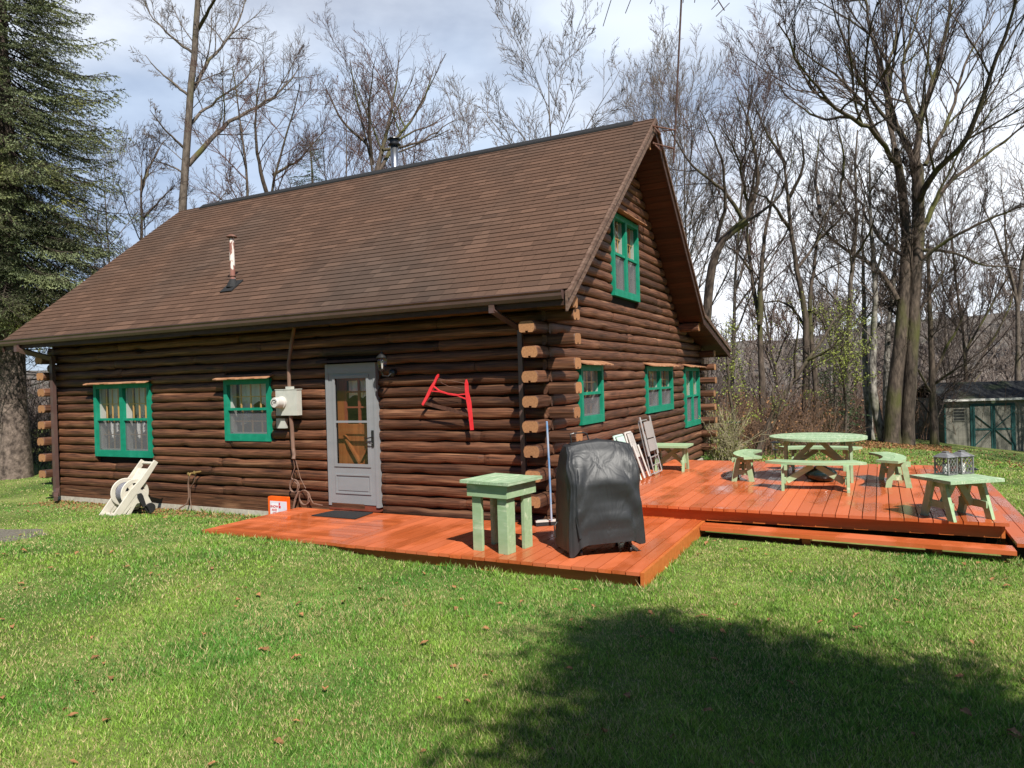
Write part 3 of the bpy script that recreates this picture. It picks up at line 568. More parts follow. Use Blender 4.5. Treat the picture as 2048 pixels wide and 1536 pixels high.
# ------------------------------------------------------------------ windows
def window(axis, s0, s1, z0, z1, double, upcap, capo=.15, tone=.5):
    def B(mb, a, b, o0, o1, za, zb, t=None):
        if axis == 'x': mb.bb(a, b, -o1, -o0, za, zb, t)
        else: mb.bb(o0, o1, a, b, za, zb, t)
    root = MB(); w = .075; lo = .115; top = .085
    B(root, s0, s0+w, -.07, .012, z0, z1); B(root, s1-w, s1, -.07, .012, z0, z1); B(root, s0+w, s1-w, -.07, .010, z0, z0+lo); B(root, s0+w, s1-w, -.07, .010, z1-top, z1)
    mid = []
    if double: m_ = (s0+s1)/2; mid = [(s0+w, m_-.045), (m_+.045, s1-w)]; B(root, m_-.045, m_+.045, -.07, .008, z0+lo, z1-top)
    else: mid = [(s0+w, s1-w)]
    zm = z0+lo+(z1-top-z0-lo)*.5
    win = root.build('window', MT['green'], house)
    q = MB(); 
    for a, b in mid: B(q, a, b, -.06, -.004, zm-.02, zm+.02)
    q.build('meeting_rail', MT['green'], win)
    g = MB(); sc = MB(); gr = MB(); tr = MB(); cu = MB(); rm = MB()
    for a, b in mid:
        
        for o_, za_, zb_ in ((-.053, zm+.02, z1-top), (-.083, z0+lo, zm-.02)):
            P_ = (lambda s, z: f3(s, o_, z)) if axis == 'x' else (lambda s, z: g3(s, o_, z)); g.add([P_(a, za_), P_(b, za_), P_(b, zb_), P_(a, zb_)], [(0, 1, 2, 3)])

        B(sc, a, b, -.036, -.034, z0+lo, zm-.02)
        nv = 3 if (b-a) > .55 else 3
        for i in range(1, nv+1):
            x = a+(b-a)*i/(nv+1); B(gr, x-.012, x+.012, -.115, -.10, z0+lo, zm-.0); B(gr, x-.012, x+.012, -.095, -.08, zm+.0, z1-top)
        for zz in (zm+(z1-top-zm)*.5,): B(gr, a, b, -.094, -.078, zz-.008, zz+.008)
        zz = z0+lo+(zm-z0-lo)*.5; B(gr, a, b, -.114, -.098, zz-.008, zz+.008)
        B(tr, a, a+.04, -.15, -.06, z0+lo, z1-top); B(tr, b-.028, b, -.15, -.06, z0+lo, z1-top); B(tr, a, b, -.15, -.06, z0+lo, z0+lo+.02)
        # curtain: rippled cloth with a scalloped hem and side panels
        n = 40; 
        for (ca, cb, top_, hem) in ((a, b, z1-top, lambda t: zm+.03+.0*t+.09*abs(math.sin(t*9))), (a, a+(b-a)*.42, zm+.2, lambda t: z0+lo+.12+.45*t*t*(z1-z0)), (b-(b-a)*.45, b, zm+.24, lambda t: z0+lo+.10+.40*(1-t)*(z1-z0))):
            vs = []
            for i in range(n+1):
                t = i/n; s_ = ca+(cb-ca)*t; o = -.25+.018*math.sin(t*38)+.01*math.sin(t*17+1); 
                if top_ != z1-top: o -= .03
                for z in (top_, (top_+hem(t))/2, hem(t)): vs.append(f3(s_, o, z) if axis == 'x' else g3(s_, o, z))
            cu.add(vs, [(3*i+j, 3*i+3+j, 3*i+4+j, 3*i+1+j) for i in range(n) for j in (0, 1)])
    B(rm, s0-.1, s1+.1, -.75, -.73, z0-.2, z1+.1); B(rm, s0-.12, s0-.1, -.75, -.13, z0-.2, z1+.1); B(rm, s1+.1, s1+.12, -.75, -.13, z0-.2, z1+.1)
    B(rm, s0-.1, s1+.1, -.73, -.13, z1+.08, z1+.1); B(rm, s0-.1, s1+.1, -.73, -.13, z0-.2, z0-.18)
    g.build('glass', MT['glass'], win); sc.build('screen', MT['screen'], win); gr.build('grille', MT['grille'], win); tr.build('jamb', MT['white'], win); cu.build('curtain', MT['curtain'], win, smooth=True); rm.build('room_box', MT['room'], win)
    q = MB(); n = 14
    for i in range(n):            # rough-edged drip board above
        a = s0-.09+(s1-s0+.18)*i/n; b = s0-.09+(s1-s0+.18)*(i+1)/n; 
        pts = [(-.05, z1+.075), (capo+random.uniform(-.008, .008), z1+.012), (capo, z1-.004), (-.05, z1+.055)]
        P = (lambda p, d: f3(d, p[0], p[1])) if axis == 'x' else (lambda p, d: g3(d, p[0], p[1]))
        q.prism(pts, P, a, b, tone=.5)
    q.build('drip_board', MT['cap'], win)
    return win
for i, (_, a, b, z0, z1) in enumerate(FW): window('x', a, b, z0, z1, b-a > 1.2, 1)
for i, (_, a, b, z0, z1) in enumerate(GW): window('y', a, b, z0, z1, b-a > 1.2, 1)

# ------------------------------------------------------------------ door
dx0, dx1, dz0, dz1 = DOOR
q = MB(); q.bb(dx0, dx0+.05, -.03, .06, dz0, dz1); q.bb(dx1-.05, dx1, -.03, .06, dz0, dz1); q.bb(dx0+.05, dx1-.05, -.028, .06, dz1-.14, dz1)
q.bb(dx0+.052, dx0+.15, -.020, .02, dz0+.03, dz1-.14); q.bb(dx1-.15, dx1-.052, -.020, .02, dz0+.03, dz1-.14); q.bb(dx0+.15, dx1-.15, -.0195, .02, dz0+.03, dz0+.60); q.bb(dx0+.15, dx1-.15, -.0195, .02, dz1-.19, dz1-.14)
door = q.build('storm_door', MT['grey'], house)
gx0, gx1, gz0_, gz1_ = dx0+.15, dx1-.15, dz0+.60, dz1-.19
q = MB()
for a, b, c, d in ((gx0-.02, gx0+.025, gz0_-.02, gz1_+.02), (gx1-.025, gx1+.02, gz0_-.02, gz1_+.02)): q.bb(a, b, -.032, -.02, c, d)
q.bb(gx0+.025, gx1-.025, -.0315, -.02, gz0_-.02, gz0_+.025); q.bb(gx0+.025, gx1-.025, -.0315, -.02, gz1_-.025, gz1_+.02); q.bb(gx0+.025, gx1-.025, -.030, -.005, gz0_+.63, gz0_+.66)
px0, px1, pz0, pz1 = dx0+.16, dx1-.16, dz0+.2, dz0+.45
for a, b, c, d in ((px0-.02, px0, pz0-.02, pz1+.02), (px1, px1+.02, pz0-.02, pz1+.02), (px0, px1, pz0-.02, pz0), (px0, px1, pz1, pz1+.02)): q.bb(a, b, -.031, -.019, c, d)
q.bb(px0+.03, px1-.03, -.026, -.019, pz0+.03, pz1-.03); q.build('door_moulding', MT['grey'], door)
q = MB(); q.add([(gx0, -.006, gz0_), (gx1, -.006, gz0_), (gx1, -.006, gz1_), (gx0, -.006, gz1_)], [(0, 1, 2, 3)]); q.build('door_glass', MT['glass'], door)
q = MB(); hx_ = dx1-.085; q.bb(hx_-.018, hx_+.018, -.034, -.02, dz0+.88, dz0+1.12); q.tube([(hx_, -.035, dz0+1.02), (hx_, -.07, dz0+1.02), (hx_-.10, -.07, dz0+1.0)], .009, 8); q.tube([(hx_, -.035, dz0+.93), (hx_-.02, -.06, dz0+.93), (hx_-.075, -.07, dz0+.955), (hx_-.10, -.06, dz0+.93)], .007, 8); q.build('door_handle', MT['blackm'], door)
q = MB(); q.bb(dx0+.03, dx1-.03, -.01, .10, dz0-.035, dz0+.03); q.bb(dx0+.01, dx1-.01, -.03, .1, dz0-.06, dz0-.037); q.build('threshold', MT['redwood'], door)
# inner wooden door
yi = .16; q = MB(); ix0, ix1, iz0, iz1 = dx0+.06, dx1-.06, dz0, dz1-.1
q.bb(ix0, ix0+.13, yi, yi+.04, iz0, iz1); q.bb(ix1-.13, ix1, yi, yi+.04, iz0, iz1); q.bb(ix0+.13, ix1-.13, yi, yi+.04, iz0, iz0+.18); q.bb(ix0+.13, ix1-.13, yi, yi+.04, iz0+1.05, iz0+1.2); q.bb(ix0+.13, ix1-.13, yi, yi+.04, iz1-.15, iz1)
q.bb(ix0+.13, ix1-.13, yi+.02, yi+.03, iz0+.18, iz0+1.05)
q.beam((ix0+.13, yi+.012, iz0+1.03), (ix1-.13, yi+.012, iz0+.2), .03, .1, up=(0, -1, 0)); q.beam((ix1-.13, yi+.008, iz0+1.03), (ix0+.13, yi+.008, iz0+.2), .03, .1, up=(0, -1, 0))
inner = q.build('inner_door', MT['door_wood'], house)
q = MB()
for i in (0, 1, 2): 
    x = ix0+.15+(ix1-ix0-.3)*i/2; q.bb(x-.018, x+.018, yi+.0, yi+.03, iz0+1.2, iz1-.15)
for z in (1.45, 1.68): q.bb(ix0+.13, ix1-.13, yi+.004, yi+.028, iz0+z-.012, iz0+z+.012)
q.build('door_grille', MT['redwood'], inner)
q = MB(); n = 30; vs = []
for i in range(n+1):
    t = i/n; x = ix0+.15+(ix1-ix0-.3)*t; 
    for z in (iz1-.15, iz0+1.58+.05*abs(math.sin(t*6.3))): vs.append((x, yi+.09+.01*math.sin(t*30), z))
q.add(vs, [(2*i, 2*i+1, 2*i+3, 2*i+2) for i in range(n)]); q.build('door_curtain', MT['curtain'], inner)
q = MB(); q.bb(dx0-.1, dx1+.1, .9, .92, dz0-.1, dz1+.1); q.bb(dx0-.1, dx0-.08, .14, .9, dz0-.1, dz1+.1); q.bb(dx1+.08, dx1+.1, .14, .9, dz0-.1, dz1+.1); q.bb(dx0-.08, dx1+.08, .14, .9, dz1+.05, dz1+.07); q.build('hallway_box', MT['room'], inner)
q = MB(); q.prism([(-.09, dz1+.055), (-.10, dz1+.02), (.04, dz1+.04), (.04, dz1+.075)], lambda p, d: (d, p[0], p[1]), dx0-.12, dx1+.08); q.build('door_hood', MT['fascia_dark'], house)
# ------------------------------------------------------------------ decks
def boards(parent_name, quad, n, zt, th, m, along, parent, gap=.010, name='boards', ov=.02):
    # quad: (x0,y0,x1,y1) ; boards run along 'y' or 'x'
    x0, y0, x1, y1 = quad; mb = MB()
    for i in range(n):
        if along == 'y':
            a = x0+(x1-x0)*i/n+gap/2; b = x0+(x1-x0)*(i+1)/n-gap/2; j = random.uniform(-.006, .006); z = zt+random.uniform(-.0015, .0015)
            mb.add([(a, y0+j, z-th), (b, y0+j, z-th), (b, y1, z-th), (a, y1, z-th), (a, y0+j, z), (b, y0+j, z+random.uniform(-.001, .001)), (b, y1, z), (a, y1, z)], [(0, 3, 2, 1), (4, 5, 6, 7), (0, 1, 5, 4), (1, 2, 6, 5), (2, 3, 7, 6), (3, 0, 4, 7)])
        else:
            a = y0+(y1-y0)*i/n+gap/2; b = y0+(y1-y0)*(i+1)/n-gap/2; j = random.uniform(-.006, .006); z = zt+random.uniform(-.0015, .0015)
            mb.add([(x0+j, a, z-th), (x1, a, z-th), (x1, b, z-th), (x0+j, b, z-th), (x0+j, a, z), (x1, a, z), (x1, b, z), (x0+j, b, z)], [(0, 3, 2, 1), (4, 5, 6, 7), (0, 1, 5, 4), (1, 2, 6, 5), (2, 3, 7, 6), (3, 0, 4, 7)])
    return mb.build(name, m, parent)
ld = empty('low_deck', (-1.2, -.9, -.15), 'low wet red deck platform in front of the cabin door', 'deck')
boards('', (-4.22, -1.86, -1.96, -.075), 13, 0, .035, MT['deck_x'], 'x', ld)
boards('', (-1.95, -1.87, .03, -.075), 14, 0, .035, MT['deck_y'], 'y', ld); boards('', (.03, -1.87, 1.70, .80), 12, 0, .035, MT['deck_y'], 'y', ld)
q = MB(); q.bb(-4.2, 1.66, -1.80, -1.765, -.30, -.04, .5); q.bb(1.70, 1.735, -1.86, .80, -.27, -.004, .6); q.bb(-4.21, -4.17, -1.76, -.08, -.25, -.04, .4); q.build('rim_board', MT['deckface'], ld)
q = MB()
for y in (-1.2, -.6): q.bb(-4.1, 1.6, y, y+.04, -.16, -.037)
q.build('joists', MT['gap'], ld)
ud = empty('raised_deck', (2.5, 3.3, -.15), 'wide wet red deck raised one step beside the gable wall', 'deck')
ZU = .175
boards('', (.02, .72, 4.93, 5.92), 35, ZU, .036, MT['deck_y'], 'y', ud)
q = MB(); q.bb(.1, 4.86, .80, .835, .0, ZU-.038, .5); q.bb(4.86, 4.895, .79, 5.9, .0, ZU-.038, .4); q.bb(.1, 4.86, 5.84, 5.87, -.1, ZU-.038, .5); q.build('rim_board', MT['deckface'], ud)
q = MB()
for y in (1.5, 2.5, 3.5, 4.5): q.bb(.1, 4.85, y, y+.04, -.02, ZU-.037)
for x in (.2, 2.6, 4.75):
    for y in (1.0, 3.4, 5.7): q.bb(x, x+.09, y, y+.09, -.5, .0)
q.build('joists', MT['gap'], ud)
st = empty('deck_step', (3.3, .5, -.15), 'long single plank step along the front of the raised deck', 'step')
q = MB(); q.add([(1.745, .47, -.06), (4.92, .25, -.06), (4.92, .52, -.06), (1.745, .76, -.06), (1.745, .47, -.015), (4.92, .25, -.015), (4.92, .52, -.015), (1.745, .76, -.015)], [(0, 3, 2, 1), (4, 5, 6, 7), (0, 1, 5, 4), (1, 2, 6, 5), (2, 3, 7, 6), (3, 0, 4, 7)], .8)
q.build('tread', MT['deck_x'], st)
q = MB()
for x, y in ((2.9, .5), (4.2, .42)): q = MB(); q.bb(x, x+.09, y, y+.36, -.3, -.062, .5); q.build('support_block', MT['deckface'], st)
ss = empty('side_step', (5.1, 2.5, -.15), 'plank step running along the right side of the raised deck', 'step')
boards('', (4.94, .42, 5.24, 5.0), 2, .03, .038, MT['deck_y'], 'y', ss, name='tread'); q = MB(); q.bb(4.97, 5.2, .5, 4.9, -.25, -.01, .2); q.build('support_block', MT['gap'], ss)

# ------------------------------------------------------------------ pale green tables and benches (built at the origin, then placed)
def frame_parts(root, span, spread, h, xbrace=False, lw=.085, top_in=.06):
    """two A shaped end frames at +-span, legs splayed in local y, crossbars and diagonal braces"""
    for s in (-1, 1):
        for t in (-1, 1):
            q = MB(); q.prism([(t*spread, 0), (t*(spread-lw*1.05), 0), (t*(top_in-lw*.3), h), (t*(top_in+lw*.75), h)], lambda p, d: (d, p[0], p[1]), s*span-.019, s*span+.019)
            q.build('leg', MT['mint'], root)
        q = MB(); q.bb(s*(span-.022)-.018, s*(span-.022)+.018, -spread*.78, spread*.78, h*.28, h*.28+.075); q.build('crossbar', MT['mint'], root)
        q = MB(); x1 = s*(span-.05); x0 = -s*(span*.55) if xbrace else s*.03
        q.beam((x1, s*.022 if xbrace else 0, h*.33), (x0, s*.022 if xbrace else 0, h-.02), .037, .075, up=(0, 1, 0) and (0, 0, 1)); q.build('brace', MT['mint'], root)
        q = MB(); q.bb(s*span-.02-s*.04, s*span+.02-s*.04, -top_in-.11, top_in+.11, h-.072, h-.002); q.build('cleat', MT['mint'], root)
def square_table(name, label, cat, sx, sy, h, planks, xbrace=False, group=None, m='mint2'):
    r = empty(name, (0, 0, 0), label, cat, group); th = .035
    frame_parts(r, sx*.36, sy*.40, h-th, xbrace); q = MB()
    for i in range(planks):
        a = -sy/2+sy*i/planks+.003; b = -sy/2+sy*(i+1)/planks-.003; q.bb(-sx/2+random.uniform(-.004, .004), sx/2, a, b, h-th, h+random.uniform(-.0015, .0015))
    q.build('tabletop', MT[m], r); return r
t2 = square_table('side_table', 'small pale green table standing against the gable wall', 'table', .66, .60, .45, 5, True, m='mint'); t2.location = (.41, 4.33, ZU); t2.rotation_euler.z = R(2)
t3 = square_table('side_table', 'pale green side table carrying two metal lanterns at the deck corner', 'table', .66, .62, .45, 5); t3.location = (4.47, .96, ZU); t3.rotation_euler.z = R(37)
# round table
rt_ = empty('round_table', (0, 0, 0), 'large round pale green picnic table in the middle of the deck', 'table'); frame_parts(rt_, .46, .34, .63, lw=.1, top_in=.2); q = MB(); Rr = .70
for i in range(9):
    a = -Rr+2*Rr*i/9+.003; b = -Rr+2*Rr*(i+1)/9-.003; pts = []
    ts = np.linspace(a, b, 7); pts = [(math.sqrt(max(.0001, Rr*Rr-t*t)), t) for t in ts]; pts += [(-p[0], p[1]) for p in pts[::-1]]
    q.prism(pts, lambda p, d: (p[0], p[1], d), .635, .67+random.uniform(-.0015, .0015))
q.build('tabletop', MT['mint2'], rt_); rt_.location = (2.86, 3.70, ZU); rt_.rotation_euler.z = R(4)
def bench_proto():
    r = empty('curved_bench', (0, 0, 0), 'x', 'bench', 'curved benches around the round table'); h = .40
    frame_parts(r, .42, .17, h-.036, lw=.075, top_in=.05); q = MB(); ri, ro, n = 1.02, 1.32, 14
    for (a0, a1) in ((ri, ri+.147), (ri+.152, ro)):
        A = R(30); arc = lambda rr, i: (rr*math.sin(-A+2*A*i/n), -(rr*math.cos(-A+2*A*i/n))+1.17)
        P = [arc(a0, i) for i in range(n+1)]+[arc(a1, i) for i in range(n, -1, -1)]
        q.prism(P, lambda p, d: (p[0], p[1], d), h-.036, h+random.uniform(-.001, .001))
    q.build('seat', MT['mint'], r); return r
bp = bench_proto()
def copy_thing(r):
    c = r.copy(); COL.objects.link(c)
    for ch in r.children:
        k = ch.copy(); COL.objects.link(k); k.parent = c
        for g in ch.children: g2 = g.copy(); COL.objects.link(g2); g2.parent = k
    return c
for i, (x, y, a, lb) in enumerate([(2.90, 2.55, 4, 'curved pale green bench on the near side of the round table'), (2.80, 4.88, 184, 'curved pale green bench seen beyond the round table, partly hidden by it'),
                                   (1.76, 3.58, -82, 'curved pale green bench between the round table and the cabin'), (3.90, 3.50, 96, 'curved pale green bench between the round table and the lantern table')]):
    o = bp if i == 0 else copy_thing(bp); o.location = (x, y, ZU); o.rotation_euler.z = R(a); o['label'] = lb
# tall table on the low deck
tt = empty('tall_table', (0, 0, 0), 'tall square pale green plant table with peeling top beside the covered grill', 'table'); h = .77; q = MB()
for i in range(5): q.bb(-.33+.66*i/5+.003, -.33+.66*(i+1)/5-.003, -.32, .32, h-.032, h+random.uniform(-.002, .002))
q.build('tabletop', MT['mint2'], tt)
q = MB(); q.bb(-.27, .27, -.27, -.233, h-.175, h-.033, .5); q.bb(-.27, .27, .233, .27, h-.175, h-.033, .5); q.bb(.233, .27, -.232, .232, h-.175, h-.033, .6); q.bb(-.27, -.233, -.232, .232, h-.175, h-.033, .5); q.build('apron', MT['mint'], tt)
for sx in (-1, 1):
    for sy in (-1, 1): q = MB(); q.bb(sx*.232, sx*.112, sy*.232, sy*.195, 0, h-.034, .6); q.bb(sx*.232, sx*.195, sy*.194, sy*.085, 0, h-.035, .4); q.build('leg', MT['mint'], tt)
tt.location = (.02, -1.42, 0.001); tt.rotation_euler.z = R(-9)

# ------------------------------------------------------------------ lanterns
def lantern(label, x, y, z, rot):
    r = empty('candle_lantern', (0, 0, 0), label, 'lantern', 'metal lanterns on the side table'); s = .077; H = .19
    q = MB(); q.bb(-s-.008, s+.008, -s-.008, s+.008, 0, .014)
    for a in (-1, 1):
        for b in (-1, 1): q.bb(a*s-.007, a*s+.007, b*s-.007, b*s+.007, .015, H)
    q.bb(-s-.007, s+.007, -s-.007, -s+.007, H, H+.01); q.bb(-s-.007, s+.007, s-.007, s+.007, H, H+.01); q.bb(-s-.007, -s+.007, -s+.007, s-.007, H, H+.01); q.bb(s-.007, s+.007, -s+.007, s-.007, H, H+.01); q.build('cage', MT['lantern'], r)
    q = MB()
    for k in range(4):
        rm_ = Matrix.Rotation(k*math.pi/2, 3, 'Z')
        for dd in (-1, 1):
            for i in range(-3, 5):
                a0 = -s+i*.05; p0 = [a0, .015]; p1 = [a0+.13, H]
                pts = []
                for (u, v) in ((0, 0), (1, 1)): pass
                u0 = a0; u1 = a0+.13; t0 = max(0, (-s-u0)/(u1-u0)); t1 = min(1, (s-u0)/(u1-u0))
                if t1 <= t0+.05: continue
                A_ = (u0+(u1-u0)*t0, .015+(H-.015)*t0); B_ = (u0+(u1-u0)*t1, .015+(H-.015)*t1)
                q.beam(rm_ @ Vector((dd*A_[0], -s-.001*dd, A_[1])), rm_ @ Vector((dd*B_[0], -s-.001*dd, B_[1])), .004, .005)
    q.build('lattice', MT['lantern'], r)
    q = MB(); q.add([(-s-.018, -s-.018, H+.01), (s+.018, -s-.018, H+.01), (s+.018, s+.018, H+.01), (-s-.018, s+.018, H+.01), (-.035, -.035, H+.055), (.035, -.035, H+.055), (.035, .035, H+.055), (-.035, .035, H+.055)],
                    [(0, 3, 2, 1), (4, 5, 6, 7), (0, 1, 5, 4), (1, 2, 6, 5), (2, 3, 7, 6), (3, 0, 4, 7)]); q.bb(-.028, .028, -.028, .028, H+.056, H+.07); q.build('roof', MT['lantern'], r)
    q = MB(); q.lathe((0, 0, .015), [(.036, 0), (.036, .095), (.03, .1), (.01, .097)], 16); q.build('candle', MT['candle'], r, smooth=False)
    r.location = (x, y, z); r.rotation_euler.z = R(rot)
p = on_z(1893, 950, ZU+.452); lantern('dark metal candle lantern nearest the table edge, the left one of the pair', p[0], p[1]+.06, ZU+.452, 52)
p = on_z(1921, 948, ZU+.452); lantern('dark metal candle lantern behind and right of its twin on the side table', p[0]+.02, p[1]+.08, ZU+.452, 40)
# dark pot under the round table
q = MB(); q.lathe((0, 0, 0), [(.12, .0), (.19, .03), (.235, .09), (.225, .14), (.17, .19), (.08, .225), (.04, .235), (.035, .25), (.02, .26)], 32)
p = on_z(1640, 966, ZU); pot = q.build('table_firebowl', MT['darkpot'], smooth=True); pot.location = (p[0], p[1]+.22, ZU+.002); tag(pot, 'glossy dark rounded umbrella base under the round table', 'umbrella base'); pot.name = 'umbrella_base'

# ------------------------------------------------------------------ grill under its cover
gr_ = empty('covered_grill', (0, 0, 0), 'barbecue grill under a draped black vinyl cover on the low deck', 'grill')
def cover_ring(t, n=120):     # t 0 bottom .. 1 top
    w = .418+.004*math.sin(t*9)-.01*t; d = .32+.02*t*0
    if t > .60: k = (t-.60)/.40; d = .32-.23*k**1.5; w = .412-.06*k**1.6
    w *= 1-.04*math.sin(t*3.1); out_ = []
    for i in range(n):
        a = 2*math.pi*i/n; c, s_ = math.cos(a), math.sin(a); e = .24
        x = w*math.copysign(abs(c)**e, c); y = d*math.copysign(abs(s_)**e, s_)
        out_.append((x, y, a))
    return out_
nr, nn = 70, 120; vs = []
for j in range(nr+1):
    t = j/nr; z = .07+(1.17-.07)*t
    for (x, y, a) in cover_ring(t):
        fold = .016*math.sin(a*7+t*3.0)*(1-t)**.8+.007*math.sin(a*17+t*6)*(1-t*.7)
        sag = .030*math.exp(-((t-.55-.12*math.cos((x+.05)*7))/.07)**2)-.034*math.exp(-((t-.42-.25*(x*1.8)**2)/.09)**2) if y < -.1 else 0
        pull = -.05*math.exp(-((t-.62)/.16)**2)*math.exp(-((x+.2)/.12)**2) if y < 0 else 0
        rdg = lambda w_: 1-2*abs((w_ % 1)-.5)*2; dg = .010*rdg(x*2.6+z*1.9+.3*math.sin(z*6))*sm(1.05, .5, t)+.011*rdg((x*1.3-z*1.6)*1.9+.2)*sm(.2, .5, t)*sm(.95, .7, t)+.006*rdg(x*5.1-z*1.3+.5*math.sin(z*9))
        side = (.012*math.sin(y*40+t*5)*(1-abs(t-.6))) if abs(x) > .3 else 0
        ph_ = (z+.9*(x-.06)**2*4)*17+.8*math.sin(x*5); sw_ = math.sin(ph_); sw_ = math.copysign(abs(sw_)**.7, sw_)*.012*sm(.12, .35, t)*sm(.95, .7, t)*max(0, 1-abs((x-.03)/.36)**3) if y < -.1 else 0; ph2 = (y*22+t*7); side += .012*math.sin(ph2)*sm(.1, .4, t)*sm(1, .8, t) if x < -.3 else 0
        r_ = math.hypot(x, y)+1e-6; k = 1+(fold+sw_*2.2+ (sag*.4+pull+dg)*(1 if y < -.1 else .4)*max(0, 1-abs(x/.42)**4)+side)*.75/r_
        zz = z-(.055*math.sin(a*2+.6)+.03*math.sin(a*5))*max(0, 1-t*5)
        zz -= .035*(abs(x)/.3)**2*sm(.85, 1, t) ; vs.append((x*k, y*k, zz))
fs = [(j*nn+i, j*nn+(i+1) % nn, (j+1)*nn+(i+1) % nn, (j+1)*nn+i) for j in range(nr) for i in range(nn)]; q = MB(); q.add(vs, fs, .5)
tc_ = len(q.v); top = [vs[nr*nn+i] for i in range(nn)]
for k_, sc_ in enumerate((.7, .35, .05)): q.v += [(x*sc_, y*sc_, z+.012*(k_+1)*.6) for x, y, z in top]
for k_ in range(3):
    for i in range(nn):
        a = (nr*nn if k_ == 0 else tc_+(k_-1)*nn); b = tc_+k_*nn; q.f.append((a+i, a+(i+1) % nn, b+(i+1) % nn, b+i)); q.t.append(.5)
q.f.append(tuple(range(tc_+2*nn, tc_+3*nn))); q.t.append(.5)
cov = q.build('cover', MT['cover'], gr_, smooth=True)
for cx_, col_ in ((-.385, 0), (.385, 1)):
    ia = min(range(nn), key=lambda i: abs(cover_ring(.3)[i][0]-cx_)+abs(cover_ring(.3)[i][1]+.33)); q = MB(); q.tube([vs[j*nn+ia] for j in range(2, nr, 2)], .0035, 5); q.build('seam', MT['cover'], cov)
q = MB(); q.beam((-.30, -.335, .20), (-.33, -.30, .42), .035, .006); q.build('strap', MT['cover'], cov); q = MB(); q.tube([(-.42, .1, .32), (-.47, .08, .26), (-.46, .08, .14)], .007, 6)
q.build('strap', MT['cover'], cov)
for sx in (-1, 1):
    for sy in (-1, 1):
        q = MB(); q.lathe((sx*.27, sy*.22, .034), [(.012, -.012), (.033, -.012), (.034, 0), (.033, .012), (.012, .012)], 16, axis=Matrix.Rotation(math.pi/2, 3, 'Y')); q.tube([(sx*.27, sy*.22, .036), (sx*.27+.01, sy*.22, .09)], .012, 8); q.tube([(sx*.27, sy*.22, .09), (sx*.27, sy*.22, .35)], .016, 6); q.build('caster', MT['blackm'], gr_)
q = MB(); q.bb(-.28, .28, -.23, .23, .30, .34); q.bb(-.28, .28, -.23, .23, .34, .9); q.build('grill_body', MT['blackm'], gr_)
q = MB(); q.tube([(-.27, .02, 1.15), (-.28, .02, 1.24), (-.24, .02, 1.25), (-.12, .05, 1.25), (-.09, .05, 1.24), (-.06, .05, 1.15)], .008, 6); q.build('handle', MT['blackm'], gr_)
gr_.location = (1.02, -1.11, .001); gr_.rotation_euler.z = R(38)

# ------------------------------------------------------------------ broom, mat, bucket
a = on_z(1103, 1042, .07); b = on_y(1093.5, 843, -.36)
br = empty('push_broom', tuple(a*[1, 1, 0]), 'push broom with pale blue handle leaning on the cabin corner', 'broom')
q = MB(); q.tube([a, (a+b)/2+[0.004, 0, 0], b], .0125, 10); q.build('handle', MT['blue'], br)
e0 = on_z(1071, 1043, .062); e1 = on_z(1131, 1039, .062); q = MB(); q.beam(e0, e1, .055, .022); q.build('head', MT['white'], br)
q = MB(); q.beam(e0-[0, 0, .034], e1-[0, 0, .034], .05, .047); q.build('bristles', MT['rubber'], br)
q = MB(); q.prism([(-3.49, -.59), (-2.70, -.60), (-2.76, -.13), (-3.44, -.16)], lambda p, d: (p[0], p[1], d), .002, .014); o = q.build('door_mat', MT['rubber'], loc=(-3.1, -.4, .002)); tag(o, 'black rubber door mat on the deck at the storm door', 'door mat')
bk_ = empty('orange_jug', (-4.42, -.2, -.15), 'orange container with a white and red label at the deck edge', 'container')
A, B = ony = (on_y(536.5, 1018, -.28), on_y(575, 1018, -.28)); bx0, bx1 = A[0], B[0]; zt_ = on_y(555, 993.5, -.28)[2]; bz = zt_
q = MB(); P = [(bx0, -.15), (bx1, -.15), (bx1, bz-.012), (bx1-.012, bz), (bx0+.014, bz), (bx0, bz-.014)]; q.prism(P, lambda p, d: (p[0], d, p[1]), -.28, -.225); jug = q.build('body', MT['orange'], bk_)
q = MB(); q.bb(bx0+.045, bx1-.012, -.284, -.281, -.10, bz-.068); lab = q.build('label', MT['label'], bk_)
q = MB(); q.prism([(bx0+.055, -.08), (bx0+.20, -.08), (bx0+.205, bz-.105), (bx0+.07, bz-.115)], lambda p, d: (p[0], d, p[1]), -.287, -.2845); q.build('label', MT['labelw'], bk_)
q = MB(); q.bb(bx0+.222, bx0+.262, -.287, -.2845, bz-.17, bz-.135); q.bb(bx0+.225, bx0+.25, -.287, -.2845, bz-.125, bz-.085); q.build('label_block', MT['redtext'], bk_)
def text(body, loc, size, m, parent, rot=(R(90), 0, 0), name='lettering'):
    cu = bpy.data.curves.new(name, 'FONT'); cu.body = body; cu.size = size; cu.align_x = 'CENTER'; cu.align_y = 'CENTER'; cu.extrude = .0006; cu.offset = size*.02
    o = bpy.data.objects.new(name, cu); COL.objects.link(o); dg = bpy.context.evaluated_depsgraph_get(); me = bpy.data.meshes.new_from_object(o.evaluated_get(dg)); bpy.data.objects.remove(o)
    o = bpy.data.objects.new(name, me); COL.objects.link(o); me.materials.append(m); o.parent = parent; o.matrix_parent_inverse = pinv(parent); o.location = loc; o.rotation_euler = rot; return o
for i, s_ in enumerate(('SNOW', 'AND', 'ICE')): text(s_, (bx0+.135, -.289, bz-.15-.052*i), .05, MT['redtext'], bk_)

